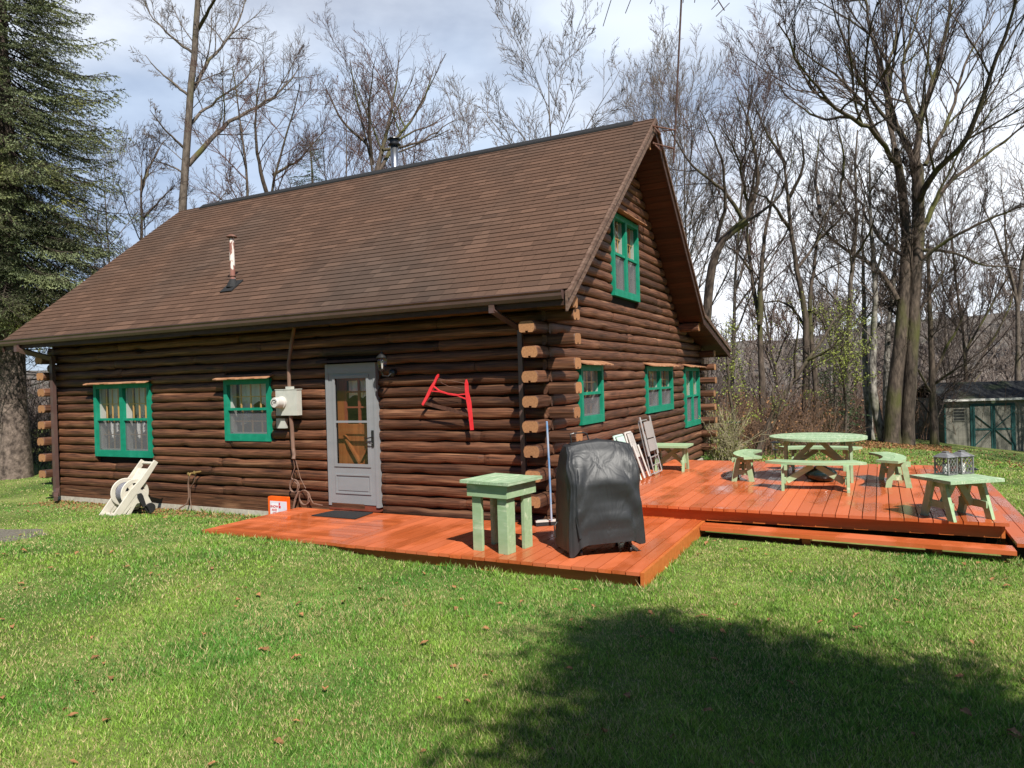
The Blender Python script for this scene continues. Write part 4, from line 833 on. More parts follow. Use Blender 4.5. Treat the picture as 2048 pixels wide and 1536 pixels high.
# ------------------------------------------------------------------ things on the front wall
wl = empty('wall_lantern', (-2.43, -.05, 2.0), 'black wall lantern with clear glass beside the storm door', 'lamp')
c = (-2.47, -.20, 0); q = MB(); q.lathe((-2.42, -.0, 2.0), [(.055, 0), (.06, .01), (.05, .05), (.02, .065)], 16, axis=Matrix.Rotation(math.pi/2, 3, 'X')); q.tube([(-2.42, -.05, 2.0), (-2.44, -.11, 1.95), (-2.47, -.19, 1.96), (c[0], c[1], 2.04)], .011, 8); q.build('bracket', MT['blackm'], wl)
q = MB(); q.lathe((c[0], c[1], 2.04), [(.012, -.05), (.02, -.02), (.05, 0), (.058, .02)], 18); q.lathe((c[0], c[1], 2.215), [(.078, -.008), (.08, 0), (.055, .03), (.03, .055), (.012, .065), (.008, .085)], 18); q.build('lamp_cap', MT['blackm'], wl)
q = MB(); q.lathe((c[0], c[1], 2.06), [(.05, 0), (.062, .05), (.068, .10), (.068, .15)], 18); q.build('lamp_shade', MT['glass'], wl, smooth=True)
q = MB(); q.lathe((c[0], c[1], 2.06), [(.01, 0), (.013, .06), (.02, .08), (.008, .11)], 10); q.build('bulb', MT['white'], wl)
em = empty('electric_meter', (-4.34, -.05, 1.6), 'pale grey electric meter box with round glass dial on the front wall', 'electric meter')
q = MB(); q.bb(-4.55, -4.12, -.15, -.045, 1.41, 1.80); q.bb(-4.56, -4.11, -.155, -.04, 1.80, 1.812); q.box((-4.30, -.10, 1.83), (.1, .08, .04)); q.build('box', MT['meter'], em)
q = MB(); ry = Matrix.Rotation(math.pi/2, 3, 'X'); q.lathe((-4.42, -.15, 1.61), [(.095, 0), (.095, .03), (.082, .035), (.08, .15), (.07, .165), (.0, .166)], 24, axis=ry); dial = q.build('dial', MT['white'], em, smooth=False)
q = MB()
for i in range(14): a0 = R(20+i*15); a1 = R(20+(i+1)*15); q.beam((-4.42+.045*math.cos(a0), -.3175, 1.61+.04*math.sin(a0)), (-4.42+.045*math.cos(a1), -.3175, 1.61+.04*math.sin(a1)), .003, .011)
q.bb(-4.43, -4.38, -.319, -.317, 1.605, 1.617); q.build('dial_marks', MT['blackm'], dial)
q = MB(); q.bb(-4.60, -4.42, -.10, -.045, 1.21, 1.36); q.build('junction_box', MT['meter'], em)
cd = empty('conduit_pipe', (-4.3, -.08, 1.2), 'brown service conduit with looped cables around the electric meter', 'conduit')
q = MB(); q.tube([(-4.22, -.05, 2.75), (-4.27, -.07, 2.5), (-4.32, -.09, 2.2), (-4.31, -.10, 1.84)], .028, 10); q.tube([(-4.30, -.10, 1.41), (-4.29, -.09, 1.2), (-4.28, -.09, .9), (-4.25, -.10, .80), (-4.24, -.13, .74)], .03, 10); q.build('pipe', MT['conduit'], cd)
q = MB(); rr = random.Random(3)
def loop(cx, cz, r0, turns, dy=-.09): return [(cx+r0*math.cos(t)*(1+.15*math.sin(t*.7)), dy-.01*math.sin(t*1.3), cz+r0*math.sin(t)*1.1) for t in np.linspace(0, turns*2*math.pi, int(turns*18))]
q.tube([(-4.24, -.13, .74), (-4.26, -.09, .6), (-4.33, -.09, .45)]+loop(-4.28, .33, .09, 2.6), .008, 5); q.tube(loop(-4.08, .16, .10, 2.2)+[(-3.9, -.1, .08), (-3.72, -.1, .06)], .008, 5)
q.tube([(-4.22, -.1, .72), (-4.15, -.09, .45), (-4.05, -.09, .3)], .006, 5); q.tube([(-4.19, -.09, .25), (-4.26, -.1, .12), (-4.31, -.12, -.1)], .018, 7); q.build('cable', MT['conduit'], cd)
# red bow saw
bs = empty('bow_saw', (-1.5, -.08, 1.6), 'antique bow saw with red wooden frame and rusty blade hung on the log wall', 'saw'); Y = -.11
def wpt(u, v, y=Y): return on_y(u, v, y)
def flat_bar(pts, ws, m, nm, y0=Y, th=.022, parent=bs):
    q = MB(); P = [Vector(wpt(u, v)) for u, v in pts]; 
    L_, R_ = [], []
    for i, p_ in enumerate(P):
        d = (P[min(i+1, len(P)-1)]-P[max(i-1, 0)]).normalized(); n_ = Vector((d.z, 0, -d.x)); L_.append(p_+n_*ws[i]/2); R_.append(p_-n_*ws[i]/2)
    for i in range(len(P)-1):
        vs = []
        for yy in (-th/2, th/2): vs += [L_[i]+Vector((0, yy, 0)), L_[i+1]+Vector((0, yy, 0)), R_[i+1]+Vector((0, yy, 0)), R_[i]+Vector((0, yy, 0))]
        fs = [(0, 1, 2, 3), (7, 6, 5, 4), (0, 4, 5, 1), (2, 6, 7, 3)]; fs += [(0, 3, 7, 4)] if i == 0 else []; fs += [(1, 5, 6, 2)] if i == len(P)-2 else []
        q.add(vs, fs, .5)
    return q.build(nm, m, parent)
flat_bar([(877, 748.5), (875, 753), (870, 764), (862, 778), (855, 793), (845.5, 810)], [.012, .04, .035, .05, .045, .035], MT['red'], 'frame_arm')
flat_bar([(932.5, 759), (933, 767), (934, 785), (938, 805), (941, 830), (944, 860)], [.01, .045, .05, .062, .05, .045], MT['red'], 'frame_arm')
flat_bar([(868, 773), (878, 781), (895, 787), (915, 789.5), (932, 788)], [.018, .014, .02, .016, .018], MT['red'], 'spreader', th=.018); flat_bar([(864, 782), (880, 783.5), (898, 788.5), (915, 791), (932, 798)], [.014, .014, .018, .014, .014], MT['red'], 'spreader', th=.014)
flat_bar([(849, 806), (870, 812), (900, 819), (936, 830)], [.035, .05, .055, .035], MT['rustblade'], 'blade', th=.004)
q = MB(); q.tube([wpt(873, 757), wpt(900, 761.5), wpt(932, 767)], .0045, 6); q.tube([wpt(882, 758), wpt(882, 765), wpt(898, 773), wpt(922, 777)], .003, 5); q.build('twist_wire', MT['rust'], bs)
# spigot and hose pipe
sp = empty('hose_spigot', (-6.49, -.05, .43), 'brass hose spigot with brown pipe below it on the log wall', 'spigot')
q = MB(); q.tube([(-6.55, -.0, .45), (-6.55, -.12, .45), (-6.55, -.14, .41)], .016, 8); q.tube([(-6.44, -.0, .47), (-6.44, -.11, .47)], .016, 8); q.lathe((-6.44, -.12, .47), [(.01, 0), (.03, .004), (.03, .01), (.01, .014)], 8, axis=ry); q.lathe((-6.55, -.15, .45), [(.01, 0), (.026, .004), (.026, .01), (.01, .014)], 8, axis=ry); q.build('tap', MT['brass'], sp)
q = MB(); q.tube([(-6.55, -.14, .41), (-6.60, -.12, .28), (-6.62, -.10, .05), (-6.66, -.11, -.06), (-6.8, -.16, -.14)], .014, 7); q.tube([(-6.44, -.10, .44), (-6.5, -.09, .3), (-6.60, -.09, .2), (-6.60, -.09, .0), (-6.57, -.1, -.14)], .008, 6); q.build('pipe', MT['conduit'], sp)

# ------------------------------------------------------------------ hose reel cart
hr = empty('hose_reel', (0, 0, 0), 'beige plastic hose reel cart standing on the grass by the front wall', 'hose reel')
def strip(q, pts, w, y0, y1):
    T = lambda p, d: (p[0], d, p[1])
    for i, (p0, p1) in enumerate(zip(pts[:-1], pts[1:])):
        d = Vector((p1[0]-p0[0], p1[1]-p0[1])).normalized(); n_ = Vector((-d.y, d.x)); w0 = w[i]/2 if hasattr(w, '__len__') else w/2; w1 = w[i+1]/2 if hasattr(w, '__len__') else w/2; e = d*.012
        q.prism([(p0[0]+n_.x*w0-e.x, p0[1]+n_.y*w0-e.y), (p0[0]-n_.x*w0-e.x, p0[1]-n_.y*w0-e.y), (p1[0]-n_.x*w1+e.x, p1[1]-n_.y*w1+e.y), (p1[0]+n_.x*w1+e.x, p1[1]+n_.y*w1+e.y)], T, y0+.0007*i, y1+.0007*i)
for y0, s_ in ((-.215, 1), (.18, 1)):
    q = MB(); strip(q, [(-.36, .02), (-.22, .20), (-.02, .44), (.16, .62), (.30, .80), (.40, .93)], [.12, .12, .13, .10, .09, .08], y0, y0+.035)
    strip(q, [(-.14, .02), (-.02, .20), (.08, .30)], [.06, .05, .06], y0+.004, y0+.031); strip(q, [(-.30, .03), (-.13, .02)], .05, y0+.006, y0+.029); strip(q, [(.03, .44), (.16, .34), (.24, .18), (.27, .06)], [.11, .11, .10, .09], y0+.002, y0+.037)
    q.prism([(-.36, 0), (-.24, 0), (-.10, .15), (.0, .21), (.09, .21), (.17, .13), (.21, .03), (.29, .03), (.26, .2), (.17, .36), (.06, .46), (-.04, .44), (-.14, .32)], lambda p, d: (p[0], d, p[1]), y0+.006, y0+.033); strip(q, [(.0, .36), (.12, .30)], .12, y0+.008, y0+.03); q.build('side_frame', MT['tan'], hr)
q = MB(); q.tube([(.40, -.185, .90), (.40, .185, .90)], .028, 10); q.build('handle', MT['tan'], hr); q = MB(); q.prism([(.17, .62), (.20, .60), (.33, .79), (.30, .81)], lambda p, d: (p[0], d, p[1]), -.178, .178); q.build('back_panel', MT['tan'], hr); q = MB(); q.bb(-.38, -.26, -.178, .178, .0, .07); q.build('foot_bar', MT['tan'], hr)
ryy = Matrix.Rotation(math.pi/2, 3, 'X')
for y0 in (-.15, .16):
    q = MB(); nR = 36; vs = []
    for i in range(nR):
        t = 2*math.pi*i/nR
        for rr_, yy in ((.185, 0), (.25, 0), (.26, .012), (.25, .022), (.185, .022)): vs.append((.02+rr_*math.cos(t), y0-yy, .40+rr_*math.sin(t)))
    q.add(vs, [(i*5+k, i*5+(k+1) % 5, ((i+1) % nR)*5+(k+1) % 5, ((i+1) % nR)*5+k) for i in range(nR) for k in range(5)], .5)
    q.lathe((.02, y0, .40), [(.0, 0), (.125, 0), (.125, .02), (.0, .02)], 20, axis=ryy)
    for i in range(6): t = math.pi*i/3; q.beam((.02+.07*math.cos(t), y0-.01, .40+.07*math.sin(t)), (.02+.17*math.cos(t), y0-.01, .40+.17*math.sin(t)), .02, .06, up=(0, -1, 0)) if False else strip(q, [(.02+.07*math.cos(t), .40+.07*math.sin(t)), (.02+.20*math.cos(t), .40+.20*math.sin(t))], .10, y0-.019, y0-.003)
    q.build('drum_disc', MT['tan'], hr)
q = MB(); pts = []
for lay in range(3):
    for t in np.linspace(0, 2*math.pi*9, 9*22): pts.append((.02+(.10+.022*lay)*math.cos(t)*1.25, (-.11+.235*(t/(2*math.pi*9) if lay % 2 == 0 else 1-t/(2*math.pi*9))), .40+(.10+.022*lay)*1.25*math.sin(t)))
q.tube(pts+[(-.05, -.1, .2), (-.15, -.12, .1), (-.22, -.1, .1)], .0125, 6); q.build('hose', MT['hose'], hr, smooth=True)
q = MB(); T = lambda p, d: (p[0], d, p[1]); q.prism([(.03, .38), (.09, .39), (.12, .34), (.17, .16), (.15, .12), (.11, .13), (.03, .31)], T, -.245, -.205); q.tube([(.15, -.24, .15), (.15, -.33, .15)], .014, 8); q.build('crank', MT['rubber'], hr)
for y0 in (-.21, .24): q = MB(); q.lathe((.25, y0, .09), [(.02, 0), (.09, 0), (.095, .02), (.09, .045), (.02, .045)], 22, axis=ryy); w_ = q.build('wheel', MT['rubber'], hr); q = MB(); q.lathe((.25, y0-.003, .09), [(.0, .0), (.03, .0), (.03, .006)], 14, axis=ryy); q.build('hub', MT['tan'], w_)
p = on_z(243, 1031, -.15); hr.location = (p[0]+.05, p[1]+.10, -.145); hr.rotation_euler.z = R(86); hr.scale = (.92, .9, .88)

# ------------------------------------------------------------------ folded chairs against the gable wall
def folded_chair(label, x, y, rz, m1, m2, h=.92, w=.5, tilt=14, gp=None, kind=0):
    r = empty('folded_chair', (0, 0, 0), label, 'chair', gp); rot = Matrix.Rotation(R(-tilt), 3, 'Y')
    def P(a, b, c): return tuple(rot @ Vector((c, a, b)))
    if kind == 0:
        q = MB()
        for s in (-1, 1):
            q.tube([P(s*w/2, 0, 0), P(s*w/2, h*.5, 0), P(s*w/2, h-.04, 0), P(s*(w/2-.04), h, 0)], .012, 8); q.tube([P(s*(w/2-.03), .02, .06), P(s*(w/2-.03), h*.75, .05)], .011, 8)
            q.tube([P(s*(w/2+.02), h*.35, .05), P(s*(w/2+.02), h+.06, .05)], .018, 8)
        for z, c in ((.02, 0), (.16, .06), (h, 0), (.30, .06), (.02, .06)): q.tube([P(-w/2+.03, z, c), P(w/2-.03, z, c)], .011, 8)
        q.build('frame', m1, r)
        q = MB()
        for z0, z1, c in ((.40, .60, .07), (.62, h-.03, .075)):
            n = 8; vs = [P(-w/2+.03+(w-.06)*i/n, z, c+.012*math.sin(math.pi*i/n)+dd) for dd in (0, .006) for i in range(n+1) for z in (z0, z1)]; m_ = 2*(n+1)
            q.add(vs, [(2*i, 2*i+1, 2*i+3, 2*i+2) for i in range(n)]+[(m_+2*i, m_+2*i+2, m_+2*i+3, m_+2*i+1) for i in range(n)]+[(2*i, 2*i+2, m_+2*i+2, m_+2*i) for i in range(n)]+[(2*i+1, m_+2*i+1, m_+2*i+3, 2*i+3) for i in range(n)], .5)
        q.build('sling', m2, r)
    else:
        q = MB()
        for s in (-1, 1): q.tube([P(s*w/2, 0, 0), P(s*w/2, h*.8, 0), P(s*w/2-.02*s, h, 0)], .018, 8); q.tube([P(s*(w/2-.04), 0, .07), P(s*(w/2-.04), h*.7, .06)], .016, 8)
        q.tube([P(-w/2+.02, h, 0), P(w/2-.02, h, 0)], .02, 8); q.build('frame', m1, r); q = MB()
        for i in range(6): a = -w/2+.05+(w-.1)*i/6; q.add([P(a, .35, .02), P(a+.055, .35, .02), P(a+.055, h-.02, .02), P(a, h-.02, .02), P(a, .35, .035), P(a+.055, .35, .035), P(a+.055, h-.02, .035), P(a, h-.02, .035)], [(0, 3, 2, 1), (4, 5, 6, 7), (0, 1, 5, 4), (1, 2, 6, 5), (2, 3, 7, 6), (3, 0, 4, 7)])
        q.build('slats', m2, r)
    r.location = (x, y, ZU+.01); r.rotation_euler.z = rz
folded_chair('folded grey sling chair with metal frame leaning on the gable wall behind the grill', .30, 3.62, 0, MT['alu'], MT['sling'], .93, .52, 12)
folded_chair('folded white plastic chair leaning between the grey sling chair and the mint one', .26, 3.05, 0, MT['white'], MT['white'], .78, .34, 18, kind=1)
folded_chair('folded mint plastic chair leaning on the logs, just above the grill cover', .27, 2.52, 0, MT['mintplastic'], MT['mintplastic'], .77, .44, 18, kind=1)

# ------------------------------------------------------------------ antenna on the gable peak
an = empty('tv_antenna', (.85, 3.6, 5.7), 'tall rusty antenna mast bracketed to the roof peak', 'antenna')
m0 = on_y(1347, 326, 3.62); m1 = on_y(1363, -6, 3.9); md = Vector(m1)-Vector(m0)
q = MB(); q.tube([m0, m1], .017, 8); q.build('mast', MT['mast'], an)
for (u, v, u2, v2) in ((1307, 262, 1350, 260), (1307, 296, 1348, 297)):
    a = on_y(u, v, RY); b = on_y(u2, v2, 3.64); q = MB(); q.beam((EX1+.03, RY-.25, a[2]), b, .03, .012); q.beam((EX1+.03, RY+.22, a[2]+.05), b, .03, .012); q.box((EX1+.035, RY-.02, a[2]), (.012, .5, .03)); q.build('bracket', MT['rust'], an)
top = Vector(m1); rdir = Vector((AR[0], AR[1], 0)).normalized(); fdir = Vector((AF[0], AF[1], 0)).normalized(); q = MB()
q.tube([top-rdir*1.15+Vector((0, 0, .05)), top+rdir*.85+Vector((0, 0, .02))], .014, 6)
ya = lambda u, v: at(u, v, 12.6); q.tube([ya(1436, -14), ya(1436, 0), ya(1449, 21)], .010, 5); q.tube([ya(1423, 19), ya(1436, 5)], .007, 5); q.tube([ya(1432, 33), ya(1459, 6)], .007, 5)
for s_, l_ in ((-1.12, .75), (-.78, .42), (-.4, .2), (0.05, .2), (.25, .2), (.6, .2)): c_ = top+rdir*s_+Vector((0, 0, .04)); q.tube([c_-fdir*l_*.8-rdir*.04, c_+fdir*l_*1.35-rdir*.08*(1 if s_ < 0 else -.5)], .007, 5)
q.build('elements', MT['mast'], an)

# ------------------------------------------------------------------ shed
D = 27.0; c0 = at(1890, 893, D); gx, gy = c0[0], c0[1]
wd = Vector((AR[0], AR[1], 0)).normalized(); yaw_s = math.atan2(wd.y, wd.x)-R(4); sh = empty('garden_shed', (gx, gy, c0[2]), 'grey garden shed with dark green double doors at the lawn edge', 'shed', rz=yaw_s)
Hs, Ws, Ds = 1.78, 3.6, 2.4
def P3(q, name, m, par=sh): o = q.build(name, m); o.parent = par; return o
q = MB()
for i in range(22): q.bb(Ws*i/22+.003, Ws*(i+1)/22-.003, 0, .03, -.3, Hs)
q.bb(0, Ws, .03, .05, -.3, Hs); q.bb(0, .04, .05, Ds, -.3, Hs); q.bb(Ws-.04, Ws, .05, Ds, -.3, Hs); q.bb(0, Ws, Ds, Ds+.04, -.3, Hs); P3(q, 'wall', MT['shed'])
q = MB(); q.prism([(-.16, Hs-.02), (Ds/2, Hs+.58), (Ds+.2, Hs-.02), (Ds+.2, Hs-.08), (Ds/2, Hs+.50), (-.16, Hs-.08)], lambda p, d: (d, p[0], p[1]), -.12, Ws+.12); rf = P3(q, 'roof', MT['shedroof'])
q = MB(); q.bb(-.12, Ws+.12, -.2, -.165, Hs-.10, Hs-.02); P3(q, 'eave_board', MT['white'], rf)
q = MB(); q.bb(-.01, .05, -.02, -.002, -.3, Hs-.1); P3(q, 'corner_trim', MT['shedtrim'])
q = MB(); q.bb(.92, 2.52, -.035, -.004, Hs-.30, Hs-.22); q.bb(.92, 1.0, -.035, -.004, -.3, Hs-.3); q.bb(2.44, 2.52, -.035, -.004, -.3, Hs-.3); dfr = P3(q, 'door_frame', MT['shedtrim'])
for s0 in (1.0, 1.72):
    q = MB(); a, b = s0+.01, s0+.71
    for i in range(5): q.bb(a+(b-a)*i/5+.002, a+(b-a)*(i+1)/5-.002, -.03, -.004, -.3, Hs-.31)
    dr = P3(q, 'door', MT['shed']); q = MB(); q.bb(a, a+.07, -.05, -.031, -.3, Hs-.31); q.bb(b-.07, b, -.05, -.031, -.3, Hs-.31); q.bb(a+.07, b-.07, -.048, -.031, .58, .65)
    if s0 < 1.5: q.beam((a+.07, -.042, 1.15), (b-.05, -.042, .65), .018, .06, up=(0, -1, 0)); q.beam((a+.07, -.042, .05), (b-.05, -.042, .6), .018, .06, up=(0, -1, 0))
    else: q.beam((b-.07, -.042, 1.15), (a+.05, -.042, .65), .018, .06, up=(0, -1, 0)); q.beam((b-.07, -.042, .05), (a+.05, -.042, .6), .018, .06, up=(0, -1, 0))
    P3(q, 'door_trim', MT['shedtrim'], dr)
q = MB(); q.bb(.31, .72, -.02, -.004, .95, 1.40); vt = P3(q, 'vent', MT['blackm']); q = MB(); q.bb(.29, .74, -.03, -.021, .93, .955); q.bb(.29, .74, -.03, -.021, 1.39, 1.41); q.bb(.29, .315, -.03, -.021, .955, 1.39); q.bb(.715, .74, -.03, -.021, .955, 1.39)
for z in (1.05, 1.16, 1.28): q.bb(.315, .715, -.032, -.0205, z, z+.018)
P3(q, 'louvre', MT['shed'], vt)
q = MB(); q.lathe((1.75, -.0, Hs-.14), [(.08, .0), (.085, .03), (.05, .05)], 14, axis=ry); P3(q, 'lamp_disc', MT['meter'])

# ------------------------------------------------------------------ garden lights
def stake_light(u, v, dist, h, label, w=.07):
    p_ = at(u, v, dist); g_ = gz(p_[0], p_[1]); r = empty('garden_light', (p_[0], p_[1], g_), label, 'garden light', 'solar stake lights'); z = p_[2]-g_
    def Q(mb, n, m): o = mb.build(n, m); o.parent = r
    mb = MB(); mb.lathe((0, 0, z-.02), [(w*1.1, 0), (w*1.15, .012), (w*.5, .035), (w*.1, .045)], 14); Q(mb, 'cap', MT['blackm'])
    mb = MB(); mb.tube([(0, 0, -.05), (0, 0, z-h)], .012, 6); mb.lathe((0, 0, z-h), [(w*.3, 0), (w*.7, .02), (w*.6, .03)], 10); Q(mb, 'stake', MT['blackm'])
    mb = MB(); mb.lathe((0, 0, z-h+.02), [(w*.45, 0), (w*.75, h-.05)], 10); Q(mb, 'glass', MT['glass'])
stake_light(1550, 884, 16.5, .2, 'black stake lantern in the grass left of the round table', .10)
stake_light(1946, 937, 12.6, .14, 'low black solar light just beyond the lantern table', .075)
fd = at(1463, 844, 18.5); r = empty('bird_feeder', (fd[0], fd[1], gz(fd[0], fd[1])), 'flat dark bird feeder tray on a post by the pale shrub', 'bird feeder'); zz = fd[2]-gz(fd[0], fd[1])
q = MB(); q.bb(-.2, .2, -.15, .15, zz-.02, zz); o = q.build('tray', MT['shedtrim']); o.parent = r; q = MB(); q.tube([(0, 0, -.2), (0, 0, zz-.02)], .02, 6); o = q.build('post', MT['conduit']); o.parent = r
# ------------------------------------------------------------------ vegetation
def ring_mesh(lines, sides):
    """lines: list of (pts(n,3), rad(n)); returns V,F"""
    groups = {}
    for p, r in lines: groups.setdefault(len(p), []).append((p, r))
    VV, FF, off = [], [], 0
    for n, g in groups.items():
        Pn = np.array([a for a, _ in g]); Rn = np.array([b for _, b in g]); m = len(g)
        d = np.gradient(Pn, axis=1); d /= np.linalg.norm(d, axis=2, keepdims=True)+1e-9
        ref = np.zeros_like(d); ref[..., 2] = 1; mask = np.abs(d[..., 2]) > .92; ref[mask] = (1, 0, 0)
        ref = ref[:, :1].repeat(n, 1)
        a = np.cross(d, ref); a /= np.linalg.norm(a, axis=2, keepdims=True)+1e-9; b = np.cross(d, a)
        q = np.arange(sides)*2*np.pi/sides
        V = Pn[:, :, None]+(a[:, :, None]*np.cos(q)[:, None]+b[:, :, None]*np.sin(q)[:, None])*Rn[:, :, None, None]
        base = (np.arange(m)*n*sides)[:, None, None]+(np.arange(n-1)*sides)[None, :, None]+off; k = np.arange(sides)[None, None]; k2 = (k+1) % sides
        F_ = np.stack([base+k, base+k2, base+sides+k2, base+sides+k], -1).reshape(-1, 4)
        VV.append(V.reshape(-1, 3)); FF.append(F_); off += V.size//3
    return np.concatenate(VV), np.concatenate(FF)
class Tree:
    def __init__(s, seed): s.r = np.random.default_rng(seed); s.thick = []; s.thin = []
    def line(s, p, d, L_, r0, n, wob, trop, r1=None):
        pts = [p]; dd = d/np.linalg.norm(d); st = L_/(n-1)
        for i in range(n-1):
            dd = dd+s.r.normal(0, wob, 3)+np.array([0, 0, trop]); dd /= np.linalg.norm(dd); pts.append(pts[-1]+dd*st)
        r1 = r0*.35 if r1 is None else r1
        return np.array(pts), np.linspace(r0, r1, n)
    def emit(s, p, r): (s.thick if r[0] > .03 else s.thin).append((p, r))
    def branch(s, p, d, L_, r0, lev, P):
        n = [9, 8, 7, 5, 4, 3][min(lev, 5)]
        pts, rad = s.line(p, d, L_, r0, n, P['wob']*(1+.15*lev), P['trop'])
        s.emit(pts, rad)
        if lev < P['levels']: s.kids(pts, rad, L_, lev, P)
    def kids(s, pts, rad, L_, lev, P, t0=None):
        k = P['kids'][min(lev, len(P['kids'])-1)]; n = len(pts); k = max(1, int(s.r.poisson(k)*.5+k*.5))
        t0 = (P['t0'] if lev == 0 else .18) if t0 is None else t0
        for j in range(k):
            t = t0+(1-t0)*(j+s.r.random())/k; x = t*(n-1); i = min(int(x), n-2); f = x-i
            q = pts[i]*(1-f)+pts[i+1]*f; rr = rad[i]*(1-f)+rad[i+1]*f
            d = pts[i+1]-pts[i]; d /= np.linalg.norm(d)
            v = s.r.normal(0, 1, 3); v -= d*v.dot(d); v /= np.linalg.norm(v)+1e-9
            if P.get('flat') : v[2] *= P['flat']
            an = R(P['ang'][min(lev, len(P['ang'])-1)]+s.r.normal(0, 8)); nd = d*math.cos(an)+v*math.sin(an)+np.array([0, 0, P['lift']])
            ln = L_*P['ratio'][min(lev, len(P['ratio'])-1)]*(1-.45*t)*s.r.uniform(.7, 1.25); cr = max(P['rmin'], min(rr*.7, ln*P['slim']))
            s.branch(q, nd, ln, cr, lev+1, P)
    def finish(s, root, mb, mt, origin=(0, 0, 0)):
        o = np.array(origin)
        if s.thick: V, Fc = ring_mesh(s.thick, 8); np_mesh('trunk', V-o, Fc, mb, root, ftype=4, smooth=True)
        if s.thin: V, Fc = ring_mesh(s.thin, 3); np_mesh('crown', V-o, Fc, mt, root, ftype=4)
BASEP = dict(wob=.07, trop=.02, levels=4, kids=[9, 8, 7, 5], t0=.35, ang=[48, 42, 40, 38], lift=.12, ratio=[.55, .55, .5, .48], rmin=.0045, slim=.012)
def flare(pts, rad):
    rad = np.array(rad, float); return np.array(pts), rad
def resample(P3_, n):
    P3_ = np.array(P3_); d = np.r_[0, np.cumsum(np.linalg.norm(np.diff(P3_, axis=0), axis=1))]; t = np.linspace(0, d[-1], n)
    # smooth catmull-like via cubic interpolation of coordinates
    out_ = np.stack([np.interp(t, d, P3_[:, k]) for k in range(3)], 1)
    for _ in range(2): out_[1:-1] = .25*out_[:-2]+.5*out_[1:-1]+.25*out_[2:]
    return out_, d[-1]
def traced_tree(seed, label, dist, stems, limbs=(), P=None, bark='bark', twig='twig', group=None, cat='tree', name='bare_tree', base=None, djit=1.2, ground=True):
    """stems/limbs: (pixel polyline, radius at start, radius at end, kids). stems start on the ground"""
    T = Tree(seed); P = dict(BASEP, **(P or {})); rs = np.random.default_rng(seed+1); org = None
    for si, (px, r0, r1, k) in enumerate(list(stems)+list(limbs)):
        is_stem = si < len(stems); dd = dist if is_stem else dist; drift = rs.normal(0, djit) if not is_stem else rs.normal(0, .25)
        n0 = len(px); pts = [at(u, v, dd+drift*(i/(n0-1))) for i, (u, v) in enumerate(px)]
        if is_stem:
            b = np.array(pts[0]); g_ = gz(b[0], b[1]); pts = [b*[1, 1, 0]+[0, 0, g_-.25]]+([b+[0, 0, .25*0]] if b[2] > g_+.3 else [])+pts[1:]
            if org is None: org = (b[0], b[1], g_)
        rp_, L_ = resample(pts, max(8, int(8+n0*1.5))); n = len(rp_); rp_[1:-1] += rs.normal(0, .06*L_/n*(0.35 if is_stem else .9), (n-2, 3))
        rad = np.interp(np.linspace(0, 1, n), [0, .06, .5, 1], [r0*(1.35 if is_stem else 1), r0, (r0+r1)/2, r1])
        T.emit(rp_, rad); P2 = dict(P); P2['kids'] = [k]+P['kids'][1:]
        if k: T.kids(rp_, rad, min(L_, 9)*.9 if is_stem else L_, 0 if is_stem else 1, dict(P2, kids=[k, k]+P['kids'][2:]), t0=P['t0'] if is_stem else .12)
    root = empty(name, org, label, cat, group); T.finish(root, MT[bark], MT[twig], org); return root

# --- the great double trunk tree at the right
traced_tree(101, 'huge old bare tree with double mossy trunk and wide crown at the lawn edge', 24,
    [([(1812, 886), (1816, 800), (1826, 680), (1829, 560), (1837, 470), (1835, 330)], .215, .18, 9), ([(1783, 886), (1787, 800), (1799, 700), (1807, 600), (1812, 516), (1812, 420), (1790, 300)], .25, .12, 9)],
    [([(1835, 335), (1838, 250), (1868, 150), (1896, 59), (1905, -60)], .115, .03, 13), ([(1832, 330), (1790, 252), (1755, 117), (1732, 29), (1722, -60)], .105, .03, 13), ([(1800, 330), (1743, 252), (1685, 229), (1626, 170), (1556, 47)], .085, .015, 14),
     ([(1840, 400), (1861, 340), (1925, 305), (1972, 176), (2025, 35), (2045, -60)], .10, .03, 13), ([(1842, 463), (1870, 400), (1908, 352), (1990, 300), (2090, 215)], .09, .02, 13), ([(1843, 520), (1890, 480), (1937, 457), (2000, 430), (2090, 395)], .065, .015, 11),
     ([(1806, 512), (1760, 480), (1732, 434), (1697, 363), (1640, 300)], .065, .015, 12), ([(1796, 600), (1775, 560), (1743, 527), (1685, 498), (1638, 451), (1590, 380)], .085, .015, 12), ([(1790, 300), (1770, 200), (1790, 90), (1800, -30)], .085, .02, 12),
     ([(1842, 500), (1900, 500), (1960, 530), (2060, 540)], .06, .015, 7), ([(1840, 260), (1800, 150), (1830, 60), (1850, -40)], .07, .02, 12), ([(1850, 330), (1900, 230), (1930, 120), (1990, 20)], .07, .02, 12), ([(1790, 260), (1720, 170), (1680, 60), (1650, -40)], .06, .015, 12), ([(1700, 235), (1640, 240), (1580, 200), (1545, 150)], .05, .012, 7)],
    P=dict(kids=[8, 13, 10, 7], lift=.2, ratio=[.4, .42, .52, .52], ang=[42, 32, 30, 30], levels=4, rmin=.007), djit=3.0)
